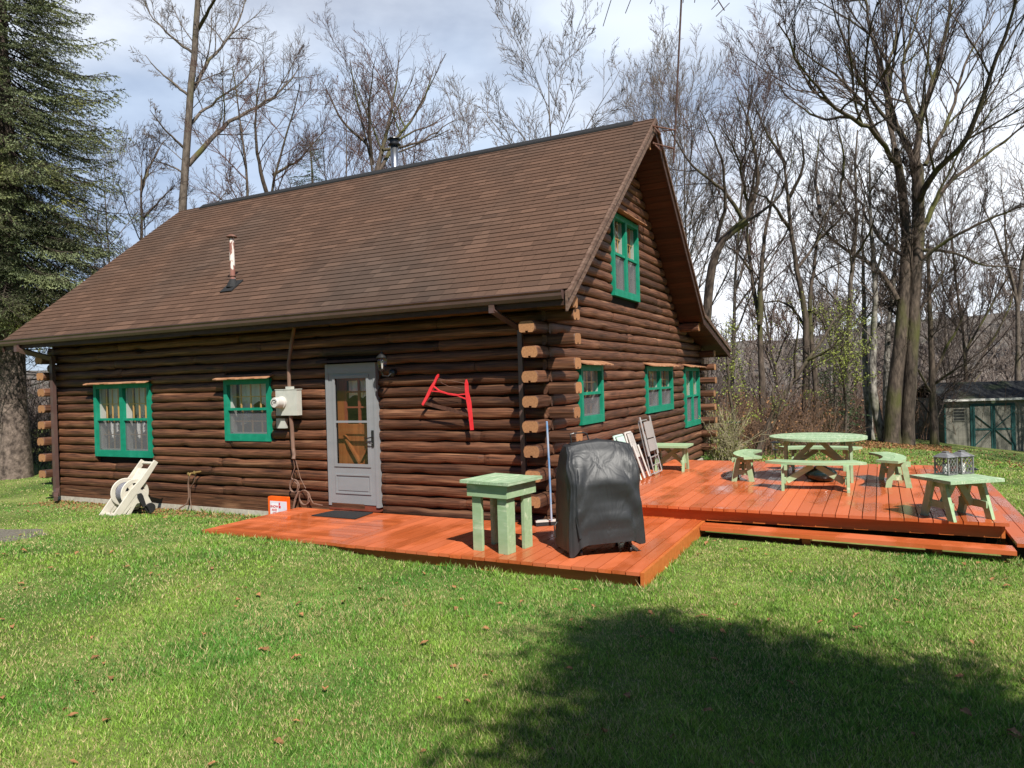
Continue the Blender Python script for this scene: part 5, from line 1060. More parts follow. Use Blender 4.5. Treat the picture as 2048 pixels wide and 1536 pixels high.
# --- other traced trees to the right of the cabin
PT = dict(kids=[9, 9, 7, 5], ratio=[.38, .5, .5, .5], rmin=.005, lift=.14)
traced_tree(111, 'mossy leaning bare tree rising just behind the gable eave', 21, [([(1405, 900), (1408, 720), (1415, 615), (1422, 540), (1432, 484), (1460, 462), (1493, 442)], .16, .11, 3)], [([(1432, 484), (1455, 400), (1440, 300), (1400, 220)], .06, .01, 8), ([(1493, 442), (1520, 360), (1500, 250), (1470, 180)], .07, .012, 9), ([(1490, 445), (1450, 380), (1380, 330), (1330, 240)], .06, .012, 9), ([(1480, 450), (1560, 400), (1590, 300)], .05, .01, 8)], P=PT)
traced_tree(112, 'dark forked bare tree behind the curved bench between cabin and round table', 22, [([(1527, 900), (1526, 800), (1522, 700), (1518, 640), (1505, 560), (1494, 498), (1494, 387)], .12, .022, 7)], [([(1519, 650), (1521, 580), (1522, 516), (1535, 430), (1560, 340)], .09, .02, 9), ([(1494, 400), (1480, 320), (1440, 250)], .05, .01, 8), ([(1494, 420), (1515, 330), (1530, 230)], .05, .01, 8), ([(1502, 540), (1470, 500), (1430, 480)], .04, .01, 6)], P=PT)
traced_tree(113, 'mossy leaning bare tree with broken top behind the left of the round table', 22, [([(1610, 900), (1612, 780), (1614, 650), (1600, 560), (1585, 498), (1576, 400), (1570, 328), (1550, 264)], .135, .022, 8)], [([(1614, 660), (1590, 620), (1560, 600), (1500, 610)], .05, .012, 7), ([(1580, 460), (1540, 400), (1500, 380)], .06, .012, 8), ([(1576, 400), (1610, 330), (1600, 250)], .06, .012, 8), ([(1572, 330), (1530, 260), (1500, 190)], .05, .01, 8), ([(1590, 540), (1640, 480), (1660, 400)], .05, .01, 7)], P=PT)
traced_tree(114, 'dark slim bare tree with a crooked top behind the middle of the round table', 23, [([(1636, 900), (1632, 760), (1622, 680), (1617, 615), (1624, 560), (1632, 498), (1642, 422), (1679, 398)], .115, .022, 8)], [([(1620, 620), (1645, 640), (1660, 690)], .04, .01, 5), ([(1640, 430), (1630, 350), (1640, 260)], .06, .01, 8), ([(1679, 398), (1690, 320), (1670, 230)], .05, .01, 8), ([(1636, 480), (1680, 440), (1720, 380)], .05, .01, 8)], P=PT)
traced_tree(115, 'reddish barked bare tree behind the right half of the round table', 24, [([(1688, 892), (1692, 800), (1698, 700), (1700, 586), (1708, 500), (1716, 434), (1708, 352), (1715, 260)], .12, .022, 11)], [([(1705, 520), (1740, 470), (1760, 400)], .05, .01, 8), ([(1712, 450), (1680, 400), (1660, 340)], .05, .01, 8)], P=PT, bark='bark_mid')
traced_tree(116, 'pale lichen covered trunk curving at its foot left of the giant double tree', 24.5, [([(1772, 888), (1764, 870), (1752, 830), (1744, 780), (1746, 680), (1752, 586), (1746, 498), (1738, 400), (1740, 300)], .15, .022, 10)], [([(1750, 560), (1770, 480), (1800, 420)], .05, .01, 7)], P=PT, bark='bark_pale', twig='twig_pale')
traced_tree(117, 'slim pale trunk just left of the curved pale trunk', 26, [([(1742, 888), (1738, 840), (1731, 760), (1728, 660), (1728, 560), (1722, 480), (1730, 380)], .13, .022, 9)], [], P=PT, bark='bark_pale', twig='twig_pale')
traced_tree(118, 'straight pale trunk tucked against the giant double tree', 27, [([(1774, 884), (1772, 760), (1777, 650), (1788, 560), (1796, 460), (1790, 360)], .14, .022, 8)], [], P=PT, bark='bark_pale', twig='twig_pale')
traced_tree(119, 'dark bushy bare tree with low branches just left of the shed', 25.5, [([(1869, 890), (1866, 820), (1864, 740), (1860, 640), (1858, 560), (1855, 480)], .14, .04, 14)], [([(1864, 760), (1890, 700), (1925, 640), (1950, 560)], .06, .01, 8), ([(1865, 790), (1830, 730), (1800, 700)], .05, .01, 7), ([(1864, 770), (1910, 740), (1980, 690)], .05, .01, 8), ([(1867, 840), (1840, 800), (1810, 790)], .04, .01, 6)], P=dict(PT, t0=.08, ang=[60, 42, 40, 38], ratio=[.32, .5, .5, .5]))
traced_tree(120, 'forked bare tree standing behind the shed roof at the frame edge', 32, [([(2038, 900), (2037, 762), (2037, 640), (2030, 560), (2013, 527), (1990, 460), (1960, 400)], .16, .022, 9)], [([(2036, 610), (2045, 520), (2062, 430), (2055, 330)], .10, .03, 9), ([(2014, 530), (2010, 440), (2000, 340)], .05, .01, 7)], P=PT, bark='bark_mid', twig='twig_pale')
# budding small trees on the lawn edge
leafP = dict(kids=[7, 6, 5, 3], ratio=[.42, .5, .5, .5], levels=3, rmin=.004, lift=.18, wob=.12, t0=.2)
def leaf_quads(cent, size, rs, droop=0):
    n = len(cent); a = rs.normal(0, 1, (n, 3)); a /= np.linalg.norm(a, axis=1)[:, None]; b = rs.normal(0, 1, (n, 3)); b -= a*(a*b).sum(1)[:, None]; b /= np.linalg.norm(b, axis=1)[:, None]
    s = size*rs.uniform(.6, 1.3, (n, 1)); V = np.stack([cent-a*s, cent+b*s*.55, cent+a*s, cent-b*s*.55], 1).reshape(-1, 3); return V, np.arange(4*n).reshape(-1, 4)
def add_leaves(root, seed, per, size, mname, nm='leaves', frac=1.0, spread=.05):
    rs = np.random.default_rng(seed); cr = [c for c in root.children if c.name.startswith('crown')][0]; n = len(cr.data.vertices); co = np.empty(n*3, np.float32); cr.data.vertices.foreach_get('co', co); co = co.reshape(-1, 3)
    k = int(n*frac); idx = rs.integers(0, n, k*per); c = co[idx]+rs.normal(0, spread, (k*per, 3)); V, Fc = leaf_quads(c, size, rs); np_mesh(nm, V, Fc, MT[mname], root, tone=rs.random(len(Fc)), ftype=4)
tA = traced_tree(130, 'leaning multi-stemmed small tree with yellow-green buds behind the benches', 19.5, [([(1505, 905), (1530, 860), (1560, 800), (1590, 760), (1612, 722), (1640, 690), (1668, 640)], .085, .03, 7), ([(1512, 905), (1545, 850), (1560, 820), (1585, 785), (1605, 770)], .06, .02, 5)], [([(1552, 815), (1540, 790), (1555, 770), (1550, 720), (1520, 690)], .04, .01, 6), ([(1590, 762), (1590, 700), (1600, 640), (1580, 600)], .04, .01, 7), ([(1612, 722), (1660, 700), (1700, 650)], .04, .01, 7)], P=leafP, name='budding_tree', twig='twig')
add_leaves(tA, 5, 1, .028, 'bud', frac=.16)
tB = traced_tree(131, 'slender small tree with fresh buds beside the cabin back corner', 18.5, [([(1477, 905), (1470, 840), (1458, 790), (1455, 730), (1454, 680)], .05, .025, 7)], [([(1458, 790), (1448, 740), (1432, 690)], .025, .008, 7), ([(1455, 730), (1480, 680), (1500, 640)], .025, .008, 7), ([(1447, 905), (1445, 860), (1425, 810)], .03, .01, 6)], P=leafP, name='budding_tree')
add_leaves(tB, 6, 1, .028, 'bud', frac=.2)
tC = traced_tree(132, 'young tree hazed with yellow-green leaves behind the round table', 21, [([(1690, 900), (1692, 800), (1680, 720), (1690, 650)], .05, .02, 10)], [([(1690, 720), (1710, 680), (1730, 640)], .03, .008, 9), ([(1690, 740), (1665, 700), (1650, 660)], .03, .008, 9)], P=dict(leafP, t0=.4), name='budding_tree')
add_leaves(tC, 7, 1, .03, 'bud', frac=.16)
# --- traced trees behind the roof, left
traced_tree(140, 'tall pale bare tree with big spreading limbs behind the left of the roof', 26,
    [([(350, 760), (357, 560), (365, 419), (376, 268), (384, 134), (392, 60), (402, -60)], .19, .09, 7)],
    [([(376, 330), (425, 275), (467, 236), (537, 204), (580, 166), (600, 130)], .095, .015, 14), ([(380, 250), (400, 225), (430, 204), (480, 170), (520, 120)], .06, .01, 13), ([(386, 180), (410, 130), (451, 86), (483, 32), (500, -20)], .07, .015, 13), ([(387, 107), (344, 75), (300, 32), (280, -20)], .05, .01, 13), ([(376, 190), (345, 165), (310, 135), (290, 110)], .05, .01, 8), ([(395, 60), (430, 0), (450, -60)], .07, .02, 8), ([(372, 300), (330, 260), (300, 220)], .05, .01, 7), ([(374, 350), (340, 330), (300, 320)], .04, .01, 6)],
    P=dict(kids=[8, 12, 9, 7], ratio=[.4, .42, .5, .52], rmin=.0065), bark='bark_mid', twig='twig_pale', djit=2)
traced_tree(141, 'dark twin-stemmed bare tree behind the roof between the pale tree and the flue', 24, [([(505, 700), (497, 500), (497, 392), (488, 295), (474, 204), (465, 134)], .10, .015, 12), ([(530, 700), (536, 500), (537, 376), (562, 300), (590, 230), (600, 170)], .11, .015, 12)], [([(537, 400), (515, 320), (510, 230), (520, 150)], .07, .012, 9), ([(545, 350), (600, 320), (650, 260)], .05, .01, 8)], P=PT, twig='twig_red')
traced_tree(142, 'reddish bare tree with upright fan of branches behind the flue', 27, [([(745, 700), (748, 500), (752, 344), (728, 268), (712, 204), (700, 120)], .12, .015, 12)], [([(752, 350), (775, 260), (790, 180), (800, 110)], .09, .012, 9), ([(752, 350), (800, 270), (850, 200), (870, 130)], .08, .012, 10), ([(745, 330), (735, 220), (750, 120)], .07, .012, 9), ([(735, 290), (680, 240), (650, 170)], .06, .012, 9), ([(765, 300), (830, 290), (910, 240)], .06, .012, 9)], P=dict(PT, kids=[8, 8, 6, 4]), twig='twig_red')
traced_tree(143, 'short bare tree close beside the spruce at the roof end', 22, [([(290, 700), (286, 560), (285, 472), (281, 400), (283, 350)], .12, .022, 10)], [([(282, 380), (305, 320), (330, 280)], .05, .01, 8), ([(284, 440), (320, 400), (350, 370)], .04, .01, 7)], P=PT)
# --- whole auto grown trees from prototypes
def auto_proto(seed, H, P=None, bark='bark_mid', twig='twig_pale', r=.085):
    T = Tree(seed); P = dict(BASEP, kids=[15, 10, 7, 5], ratio=[.42, .5, .5, .48], t0=.28, ang=[38, 38, 38, 36], lift=.2, rmin=.007, **(P or {})); n = 12
    pts, rad = T.line(np.array([0, 0, -.4]), np.array([0, 0, 1.]), H, r, n, .035, .03, r*.15); T.emit(pts, rad); T.kids(pts, rad, H, 0, P)
    root = empty('bare_tree', (0, 0, 0), 'x', 'tree'); T.finish(root, MT[bark], MT[twig]); root['H'] = H; return root
protos = [auto_proto(201, 12, twig='twig_pale'), auto_proto(202, 13, twig='twig_red'), auto_proto(203, 12, dict(wob=.09), twig='twig_pale', bark='bark_pale'), auto_proto(204, 11, twig='twig', bark='bark')]
used_p = set()
def place_auto(k, u, top, dist, label, rz, group=None, wide=1.0):
    p_ = at(u, top, dist); g_ = gz(p_[0], p_[1]); h = (p_[2]-g_)/protos[k]['H']/.97
    if k in used_p: r = copy_thing(protos[k])
    else: r = protos[k]; used_p.add(k)
    r.location = (p_[0], p_[1], g_); r.scale = (h*wide, h*wide, h); r.rotation_euler.z = rz; r['label'] = label
    if group: r['group'] = group
    return r
GB, GR_ = 'bare trees behind the cabin roof', 'bare trees in the woods to the right'
A_ = [(0, 1100, 128, 36, 'pale bare tree rising alone above the ridge, midway between flue and roof peak', 1, GB, 1.05),
      (1, 640, 205, 31, 'bare tree behind the roof just left of the flue', 2, GB, 1),
      (1, 860, 190, 34, 'reddish bare tree behind the roof just right of the flue', 4, GB, 1),
      (0, 920, 265, 40, 'low distant bare tree at the ridge line right of the flue', 5, GB, .9),
      (2, 1345, 195, 36, 'pale bare tree right behind the antenna mast', 4.4, GR_, .8),
      (0, 1385, 215, 31, 'bare tree between the antenna mast and the leaning mossy tree', 2.9, GR_, .8),
      (1, 1440, 150, 29, 'reddish bare tree whose twigs reach above the gable eave', .2, GR_, .9),
      (3, 1930, 330, 34, 'dark bare tree behind the shed', 2.5, GR_, 1),
      (1, 2080, 120, 36, 'bare tree at the far right frame edge', .9, GR_, .9),
      (2, 1300, 250, 42, 'faint bare tree peeking over the roof peak', 5.2, GR_, .8),
      (0, 1900, 460, 44, 'low pale bare tree behind the shed roof corner', 1.1, GR_, 1),
      (1, 1560, 430, 40, 'low reddish bare tree in the gap left of the round table', 4.1, GR_, 1),
      (2, 1640, 440, 45, 'small pale bare tree in the valley behind the round table', .4, GR_, 1),
      (0, 220, 330, 34, 'bare tree behind the spruce boughs', 1.9, GB, 1),
      (3, -30, 560, 26, 'dark bare tree in the shade behind the spruce trunk', 2.7, GB, 1)]
for k, u, t, d, lb, rz, g, w in A_: place_auto(k, u, t, d, lb, rz, g, w)

for k, x_, y_, h_, lb in ((0, 12.5, 17.5, 13, 'bare tree outside the frame right of the shed'), (3, 15, 21, 14, 'dark bare tree outside the frame behind the right lawn'), (1, 11.2, 20.8, 12, 'reddish bare tree beside the shed beyond the frame edge'), (2, 13.5, 12.5, 14, 'pale bare tree on the lawn right of the deck, out of frame'), (3, 17, 16, 15, 'tall dark bare tree out of frame to the right')):
    r = copy_thing(protos[k]); s_ = h_/protos[k]['H']; r.location = (x_, y_, gz(x_, y_)); r.scale = (s_, s_, s_); r['label'] = lb; r['group'] = GR_
# --- conifers
def bough(L_, rs, dens=1.0, droop=.12, nl=.05, curl=.10):
    stems, needles = [], []; n = 10; t = np.linspace(0, 1, n); main = np.stack([L_*t, np.zeros(n), -droop*L_*np.sin(t*2.4)+curl*L_*t**3], 1); main[1:, 1] += rs.normal(0, .02*L_, n-1).cumsum()*.4
    stems.append((main, np.linspace(.022*L_/3+.006, .004, n)))
    def at_t(m, x): i = min(int(x*(len(m)-1)), len(m)-2); f = x*(len(m)-1)-i; return m[i]*(1-f)+m[i+1]*f, m[i+1]-m[i]
    def need(a, b, fat=1):
        ln = np.linalg.norm(b-a); k = max(2, int(ln/.028*dens)); f = rs.random((k, 1)); c = a+(b-a)*f; d = (b-a)/max(ln, 1e-6)
        v = rs.normal(0, 1, (k, 3)); v -= d*(v@d)[:, None]; v /= np.linalg.norm(v, axis=1)[:, None]; tip = c+(v*.8+d*.75)*nl*rs.uniform(.7, 1.2, (k, 1)); w = np.cross(v, d)*.0105*fat
        needles.append(np.stack([c-w, c+w, tip], 1))
    k = int(L_/.10*dens)
    for j in range(k):
        x = .14+.86*(j+rs.random())/k; p, d = at_t(main, x); d = d/np.linalg.norm(d); sd_ = 1 if j % 2 else -1
        l = (.62*L_**.55*(1-x)**.75+.12)*rs.uniform(.75, 1.15); dv = np.array([d[0]*.75, sd_*.75, -.10+rs.normal(0, .08)]); dv /= np.linalg.norm(dv); m = 5; tt = np.linspace(0, 1, m)[:, None]
        br = p+dv*l*tt+np.array([0, 0, -1])*(l*.22*tt**1.5); br[-1, 2] += l*.08; stems.append((br, np.linspace(.006, .003, m)))
        for a, b in zip(br[1:-1], br[2:]): need(a, b, 1.15)
        for jj in range(max(2, int(l/.085))):
            y = .12+.85*(jj+rs.random())/max(2, int(l/.085)); q_, dq = at_t(br, y); dq = dq/np.linalg.norm(dq); s2 = 1 if jj % 2 else -1; l2 = .22*(1-y)**.6*l**.5+.05
            dv2 = dq*.75+np.cross(dq, [0, 0, 1])*s2*.7+np.array([0, 0, -.12]); dv2 /= np.linalg.norm(dv2); need(q_, q_+dv2*l2)
    for a, b in zip(main[4:-1], main[5:]): need(a, b, 1.3)
    return stems, np.concatenate(needles)
def conifer(name, label, x, y, z, H, zlow, Rmax, nb, seed, m='needle', trunk_r=.4, bark='bark_mid', shape=lambda t: (1-t)**.8, Ls=(1.2, 2.2, 3.2, 4.2), dens=1.0, lmul=1.0, dead=0, droopy=1.0, nl=.05):
    rs = np.random.default_rng(seed); kinds = [bough(L_, rs, dens, droop=.12*droopy, nl=nl) for L_ in Ls for _ in range(2)]; th, NV, TN = [], [], []
    pts = np.array([[rs.normal(0, .03)*i/8, rs.normal(0, .03)*i/8, H*i/10] for i in range(11)]); pts[0, 2] = -.3; rad = trunk_r*(1-np.linspace(0, 1, 11))**.8+.02; rad[0] *= 1.25
    th.append((pts, rad)); lines = []
    for i in range(nb):
        t = (i+rs.random())/nb; t = t**1.05; hz = zlow+(H-zlow)*t; L_ = max(.5, Rmax*shape(t)*rs.uniform(.72, 1.12)); k = min(range(len(Ls)), key=lambda j: abs(Ls[j]-L_)); st, nd = kinds[2*k+rs.integers(0, 2)]; s_ = L_/Ls[k]
        az = i*2.39996+rs.normal(0, .3); pt = R((10-38*(1-t)+rs.normal(0, 7)) if t < .85 else 25); ca, sa, cp, sp_ = math.cos(az), math.sin(az), math.cos(pt), math.sin(pt)
        Mx = np.array([[ca*cp, -sa, -ca*sp_], [sa*cp, ca, -sa*sp_], [sp_, 0, cp]]); o = np.array([0, 0, hz])
        NV.append((nd.reshape(-1, 3)*s_)@Mx.T+o); TN.append(np.full(len(nd), rs.random())+rs.normal(0, .12, len(nd)))
        for p, r in st: lines.append(((p*s_)@Mx.T+o, r*s_))
    root = empty(name, (x, y, z), label, 'tree'); V, Fc = ring_mesh(th, 14); np_mesh('trunk', V, Fc, MT[bark], root, ftype=4, smooth=True)
    for i in range(dead):
        az = rs.uniform(0, 6.28); h_ = rs.uniform(1.2, zlow+2.5); l = rs.uniform(.6, 2.2); d = np.array([math.cos(az), math.sin(az), rs.uniform(-.35, .15)]); p0 = np.array([0, 0, h_]); pp = [p0]; 
        for _ in range(5): d = d+rs.normal(0, .15, 3); pp.append(pp[-1]+d*l/5)
        lines.append((np.array(pp), np.linspace(.018, .004, 6)))
        for _ in range(5): q_ = pp[rs.integers(1, 5)]; d2 = rs.normal(0, 1, 3); d2 /= np.linalg.norm(d2); lines.append((np.array([q_, q_+d2*.2, q_+d2*.45+rs.normal(0, .05, 3)]), np.array([.006, .004, .003])))
    V, Fc = ring_mesh(lines, 3); np_mesh('branches', V, Fc, MT['twig'], root, ftype=4)
    V = np.concatenate(NV); np_mesh('crown', V, np.arange(len(V)).reshape(-1, 3), MT[m], root, tone=np.clip(np.concatenate(TN), 0, 1), ftype=3); return root
p = at(30, 945, 17.5); conifer('spruce_tree', 'tall dense blue-green spruce filling the left edge beside the cabin', p[0], p[1], gz(p[0], p[1]), 17, 4.4, 3.5, 430, 301, dead=90, trunk_r=.31, bark='spruce_bark', shape=lambda t: (.8+.2*min(1, t*6))*(1-t)**.6)
p = at(-180, 900, 22); conifer('spruce_tree', 'second spruce standing further back at the left frame edge', p[0], p[1], gz(p[0], p[1]), 19, 1.6, 4.0, 200, 302, trunk_r=.35, dens=.8)
p = at(622, 280, 30); g_ = gz(p[0], p[1]); conifer('fir_tree', 'small dark fir poking above the roof left of the flue', p[0], p[1], g_, p[2]-g_, 4, 3.6, 170, 303, m='needle2', trunk_r=.14, Ls=(.8, 1.6, 2.6), dens=.8)
p = at(1668, 705, 23); g_ = gz(p[0], p[1]); conifer('fir_tree', 'young dark green fir in the woods behind the round table', p[0], p[1], g_, p[2]-g_, .3, 1.1, 90, 304, m='needle2', trunk_r=.07, Ls=(.6, 1.2), dens=.8)
# evergreen outside the frame on the right whose shade falls across the front lawn
conifer('yew_tree', 'broad evergreen standing right of the viewer that shades the front lawn', 7.72, -8.4, -.15, 9.2, 2.9, 2.45, 520, 305, m='needle2', trunk_r=.25, Ls=(1.2, 2.4), dens=.6, shape=lambda t: min(1, t*3+.3)*(1-t**2.2)+.15, nl=.13)

# --- brush, shrubs, ground cover
def stems_patch(name, seed, pts_fn, n, h, lean, r0, m, kind='stuff', loc=None, label=None, cat=None, parent=None, fork=3):
    rs = np.random.default_rng(seed); lines = []
    for i in range(n):
        x, y = pts_fn(rs); z = gz(x, y)-.03; L_ = h*rs.uniform(.45, 1.15); d = np.array([rs.normal(0, lean), rs.normal(0, lean), 1.]); pp = [np.array([x, y, z])]; d /= np.linalg.norm(d)
        for _ in range(5): d = d+rs.normal(0, .12, 3)+np.array([d[0]*.12, d[1]*.12, -.03]); d /= np.linalg.norm(d); pp.append(pp[-1]+d*L_/5)
        lines.append((np.array(pp), np.linspace(r0, r0*.4, 6)))
        for _ in range(fork): k = rs.integers(1, 5); q_ = pp[k]; d2 = d+rs.normal(0, .6, 3); d2 /= np.linalg.norm(d2); l2 = L_*rs.uniform(.15, .4); lines.append((np.array([q_, q_+d2*l2*.5, q_+d2*l2+rs.normal(0, .04, 3)]), np.array([r0*.6, r0*.45, r0*.3])))
    V, Fc = ring_mesh(lines, 3); o = np.array(loc) if loc is not None else np.zeros(3); ob = np_mesh(name, V-o, Fc, MT[m], parent, ftype=4)
    if parent is None:
        ob.location = o
        tag(ob, label, cat, kind=kind)
    return ob, np.concatenate([l[0] for l in lines])
def fan(u0, u1, d0, d1):
    def f(rs): q_ = at(rs.uniform(u0, u1), 800, rs.uniform(d0, d1)); return q_[0], q_[1]
    return f
ob, P_ = stems_patch('brush', 401, fan(1380, 1660, 19, 27), 1200, 1.8, .28, .008, 'brush')
rs = np.random.default_rng(9); c = P_[rs.integers(0, len(P_), 5200)]+rs.normal(0, .07, (5200, 3)); V, Fc = leaf_quads(c, .035, rs); tag(np_mesh('brush_leaves', V, Fc, MT['deadleaf'], tone=rs.random(len(Fc)), ftype=4), kind='stuff')
stems_patch('brush', 402, fan(1640, 2100, 27, 38), 1300, 2.6, .3, .010, 'brush'); stems_patch('brush', 403, fan(-260, 240, 19, 34), 1500, 2.6, .35, .009, 'twig')
stems_patch('brush', 405, fan(1360, 2150, 34, 60), 1500, 3.0, .25, .012, 'twig_red')
# pale shrub at the back corner of the cabin
p = at(1448, 915, 17.2); r = empty('pale_shrub', (p[0], p[1], gz(p[0], p[1])), 'pale many-stemmed shrub at the back corner of the cabin', 'shrub')
def near(cx, cy, s): return lambda rs: (cx+rs.normal(0, s), cy+rs.normal(0, s))
ob, P_ = stems_patch('stems', 404, near(p[0], p[1], .13), 120, 1.3, .22, .011, 'forsythia', loc=(p[0], p[1], gz(p[0], p[1])), parent=r, fork=3)
rs = np.random.default_rng(10); o_ = np.array([p[0], p[1], gz(p[0], p[1])]); c = P_[rs.integers(0, len(P_), 1500)]-o_+rs.normal(0, .03, (1500, 3)); V, Fc = leaf_quads(c, .018, rs); np_mesh('buds', V, Fc, MT['bud'], r, ftype=4)
# woods on the valley slope and far hill: one mass of many small bare trees
def far_proto(seed):
    T = Tree(seed); P = dict(BASEP, kids=[11, 6, 4], levels=3, rmin=.03 if seed < 504 else .085, ratio=[.42, .5, .5], t0=.25, ang=[35, 38, 38], lift=.25, slim=.012); pts, rad = T.line(np.zeros(3), np.array([0, 0, 1.]), 13, .2, 6, .03, .02, .04); T.thin.append((pts, rad)); T.emit = lambda a, b: T.thin.append((a, b)); T.kids(pts, rad, 13, 0, P); return ring_mesh(T.thin, 3)
fps = [far_proto(s) for s in (501, 502, 503, 504, 505, 506)]; rs = np.random.default_rng(55); VV, FF, TT, off = [], [], [], 0
n_far = 1150
for i in range(n_far):
    u = rs.uniform(-300, 2350); dd = (46+rs.random()*80) if i % 2 else (110+rs.random()*280)
    if u < 1250 and rs.random() < .6: continue
    q_ = at(u, 700, dd); x, y = q_[0], q_[1]
    if y < 27: continue
    z = gz(x, y) if y < 100 else hill_fn(x, y); V, Fc = fps[rs.integers(0, 3)+(3 if dd > 110 else 0)]; s_ = rs.uniform(.7, 1.2)*(1+dd/700); s_ = min(s_, max(.35, (3.2-z)/13)) if dd < 130 else s_; a = rs.uniform(0, 6.28); ca, sa = math.cos(a), math.sin(a)
    VV.append(V@np.array([[ca, sa, 0], [-sa, ca, 0], [0, 0, 1]])*s_+[x, y, z-.5]); FF.append(Fc+off); off += len(V)
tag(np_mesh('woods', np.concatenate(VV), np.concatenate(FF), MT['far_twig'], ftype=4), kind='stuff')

# --- grass
rs = np.random.default_rng(77)
def on_house(x, y, pad=0): return ((x > XL-.02-pad) & (x < 0+pad) & (y > .0-pad) & (y < YB+pad))
def blocked(x, y):
    b = (x > -4.2) & (x < 1.74) & (y > -1.85) & (y < .82); b |= (x > 0) & (x < 4.9) & (y > .72) & (y < 5.9); b |= on_house(x, y); b |= (x > 4.95) & (x < 5.22) & (y > .43) & (y < 5)
    b |= (x > 1.75) & (x < 4.9) & (y > .42) & (y < .8); return b
def gzv(x, y): return np.array([gz(a, b) for a, b in zip(x, y)])
NB = 1200000; d = 2.6*np.exp(rs.random(NB)*math.log(30/2.6)); keep = rs.random(NB) < np.clip(1.25-.03*d, .3, 1); d = d[keep]; a = YAW+rs.uniform(R(-46), R(60), len(d)); x = CAM[0]+np.sin(a)*d; y = CAM[1]+np.cos(a)*d
gp_ = on_z(45, 1086, -.15); rd_ = np.hypot((x-gp_[0]+.3)/.85, (y-gp_[1])/.4)+.25*np.sin(x*5)*np.sin(y*9); ok = ~blocked(x, y) & (y < 25) & ~((rd_ < 1) & (rs.random(len(x)) < .5)); x, y, d = x[ok], y[ok], d[ok]
# clumping
ph = np.sin(x*7.3+np.sin(y*5.1)*2)*np.sin(y*6.7+np.sin(x*4.3)*2); h = rs.uniform(.014, .033, len(x))*(1+.42*ph)*(1+.25*np.sin(x*1.7+np.sin(y*1.3)*2)*np.sin(y*1.9+1))*(1+.35*(rs.random(len(x)) < .05)); 
bare = np.sin(x*.9+2)*np.sin(y*1.1+1); h *= np.where((x < -6.5) & (y > -2.5), .62, 1.0)
edge = ((np.abs(y+1.86) < .12) & (x > -4.4) & (x < 1.9)) | ((np.abs(x-1.78) < .1) & (y > -2) & (y < .5)); h = np.where(edge, h*1.7, h)
tuft = rs.random(len(x)) < .0; cl = np.sin(x*19+np.cos(y*13)*3)*np.sin(y*17+np.cos(x*15)*3); h = np.where(cl > .86, h*1.75, h)
wall = (y < 0) & (y > -.18) & (x < -4.2) | ((x > 4.92) & (x < 5.35) & (y > -.2) & (y < .45)); h = np.where(wall, h*1.9, h)
z = gzv(x, y); az = rs.uniform(0, 6.283, len(x)); w = (.0010+.00055*d)*rs.uniform(.7, 1.3, len(x)); ln = h*rs.uniform(.25, 1.1, len(x)); az2 = rs.uniform(0, 6.283, len(x))
b0 = np.stack([x-np.cos(az)*w, y-np.sin(az)*w, z-.004], 1); b1 = np.stack([x+np.cos(az)*w, y+np.sin(az)*w, z-.004], 1); tp = np.stack([x+np.cos(az2)*ln, y+np.sin(az2)*ln, z+h], 1)
V = np.stack([b0, b1, tp], 1).reshape(-1, 3); tag(np_mesh('grass', V, np.arange(len(V)).reshape(-1, 3), MT['grass'], tone=rs.random(len(x)), ftype=3), kind='stuff')
q = MB(); gp_ = on_z(45, 1086, -.15); q.prism([(gp_[0]-.3+.75*math.cos(a)*(1+.15*math.sin(3*a)), gp_[1]+.34*math.sin(a)*(1+.2*math.sin(5*a))) for a in np.linspace(0, 6.2, 40)], lambda p, d: (p[0], p[1], d), -.2, gz(gp_[0], gp_[1])+.006); tag(q.build('gravel_patch', MT['gravel']), kind='structure')
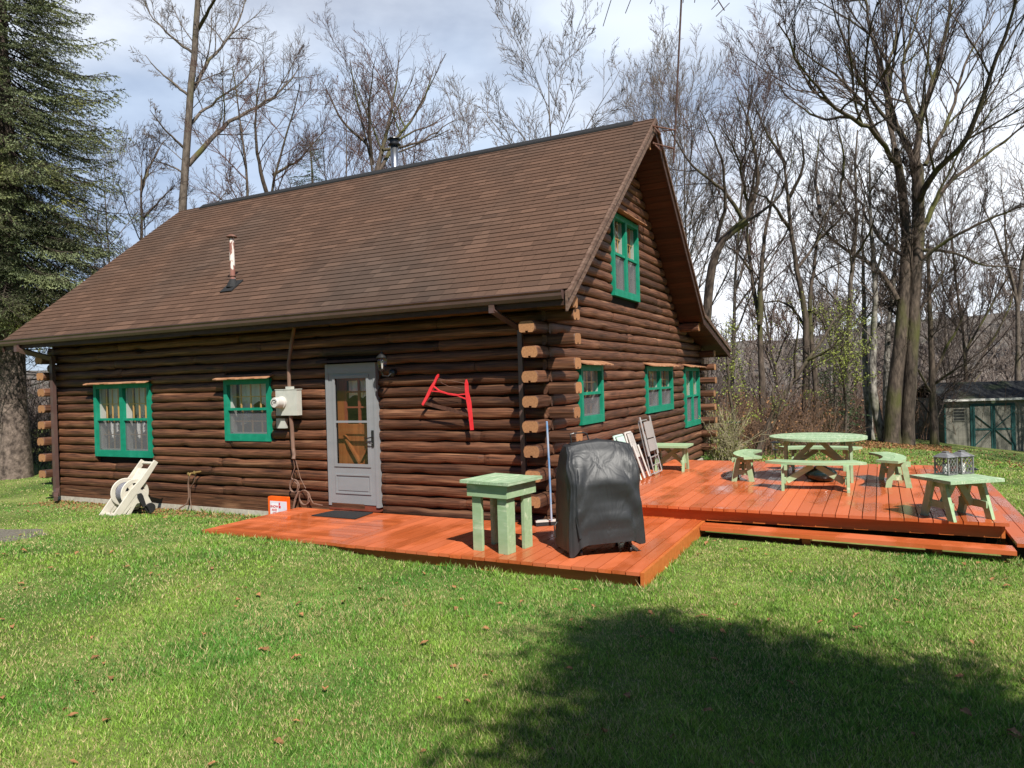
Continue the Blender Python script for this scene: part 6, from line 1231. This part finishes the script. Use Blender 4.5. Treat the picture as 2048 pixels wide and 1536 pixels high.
# --- fallen leaves
def leaf_mesh(seed):
    r_ = random.Random(seed); q = MB(); n = 7; c = r_.uniform(.004, .014); L_ = .042; vs = []
    for i in range(n+1):
        t = i/n; w_ = L_*.55*math.sin(math.pi*min(1, t*.93+.05))**.8*(1+.22*r_.uniform(-1, 1)); xx = -L_+2*L_*t; zz = .012+c*math.sin(t*3)+.014*t*r_.uniform(-.5, 1)
        vs += [(xx, -w_, zz+c*1.2*r_.uniform(.2, 1)), (xx, 0, zz), (xx, w_, zz+c*1.2*r_.uniform(.2, 1))]
    q.add(vs, [(3*i+j, 3*i+3+j, 3*i+4+j, 3*i+1+j) for i in range(n) for j in (0, 1)], r_.random()); q.tube([(-L_, 0, .012), (-L_-.015, .003, .015)], .001, 4); return q
lm = []
for s_ in range(6):
    o = leaf_mesh(s_).build('fallen_leaf', MT['deadleaf']); lm.append(o.data); bpy.data.objects.remove(o)
rs = np.random.default_rng(88); cnt = 0
while cnt < 150:
    d_ = 3.6+rs.random()**.8*8.5; a = YAW+rs.uniform(R(-36), R(35)); x_, y_ = CAM[0]+math.sin(a)*d_, CAM[1]+math.cos(a)*d_
    if blocked(np.array([x_]), np.array([y_]))[0]: continue
    o = bpy.data.objects.new('fallen_leaf', lm[rs.integers(0, 6)]); COL.objects.link(o); o.location = (x_, y_, gz(x_, y_)+.012); s_ = rs.uniform(.4, .9); o.scale = (s_,)*3; o.rotation_euler = (rs.normal(0, .25), rs.normal(0, .25), rs.uniform(0, 6.28))
    tag(o, 'dry curled brown leaf lying loose on the front lawn', 'leaf', 'dry brown leaves scattered over the front lawn'); cnt += 1
n = 4200; u = np.concatenate([rs.uniform(1660, 1900, 2600), rs.uniform(1560, 2048, 600), rs.uniform(1440, 1700, 1000)]); dd = np.concatenate([21.5+rs.random(2600)*3.5, 15+rs.random(600)*10, 13.5+rs.random(1000)*5])
c = np.array([at(a, 800, b) for a, b in zip(u, dd)]); c = c[~blocked(c[:, 0], c[:, 1])]; c[:, 2] = gzv(c[:, 0], c[:, 1])+.03; V, Fc = leaf_quads(c, .036, rs); V[:, 2] = np.maximum(V[:, 2]*1, 0*V[:, 2]-99); tag(np_mesh('leaf_litter', V, Fc, MT['deadleaf'], tone=rs.random(len(Fc)), ftype=4), kind='stuff')
n = 1400; x = rs.uniform(XL, -4, n); y = -np.abs(rs.normal(0, .35, n)); c = np.stack([x, y, gzv(x, y)+.02], 1); V, Fc = leaf_quads(c, .022, rs); tag(np_mesh('leaf_litter', V, Fc, MT['deadleaf'], tone=rs.random(len(Fc)), ftype=4), kind='stuff')
bpy.context.view_layer.update()
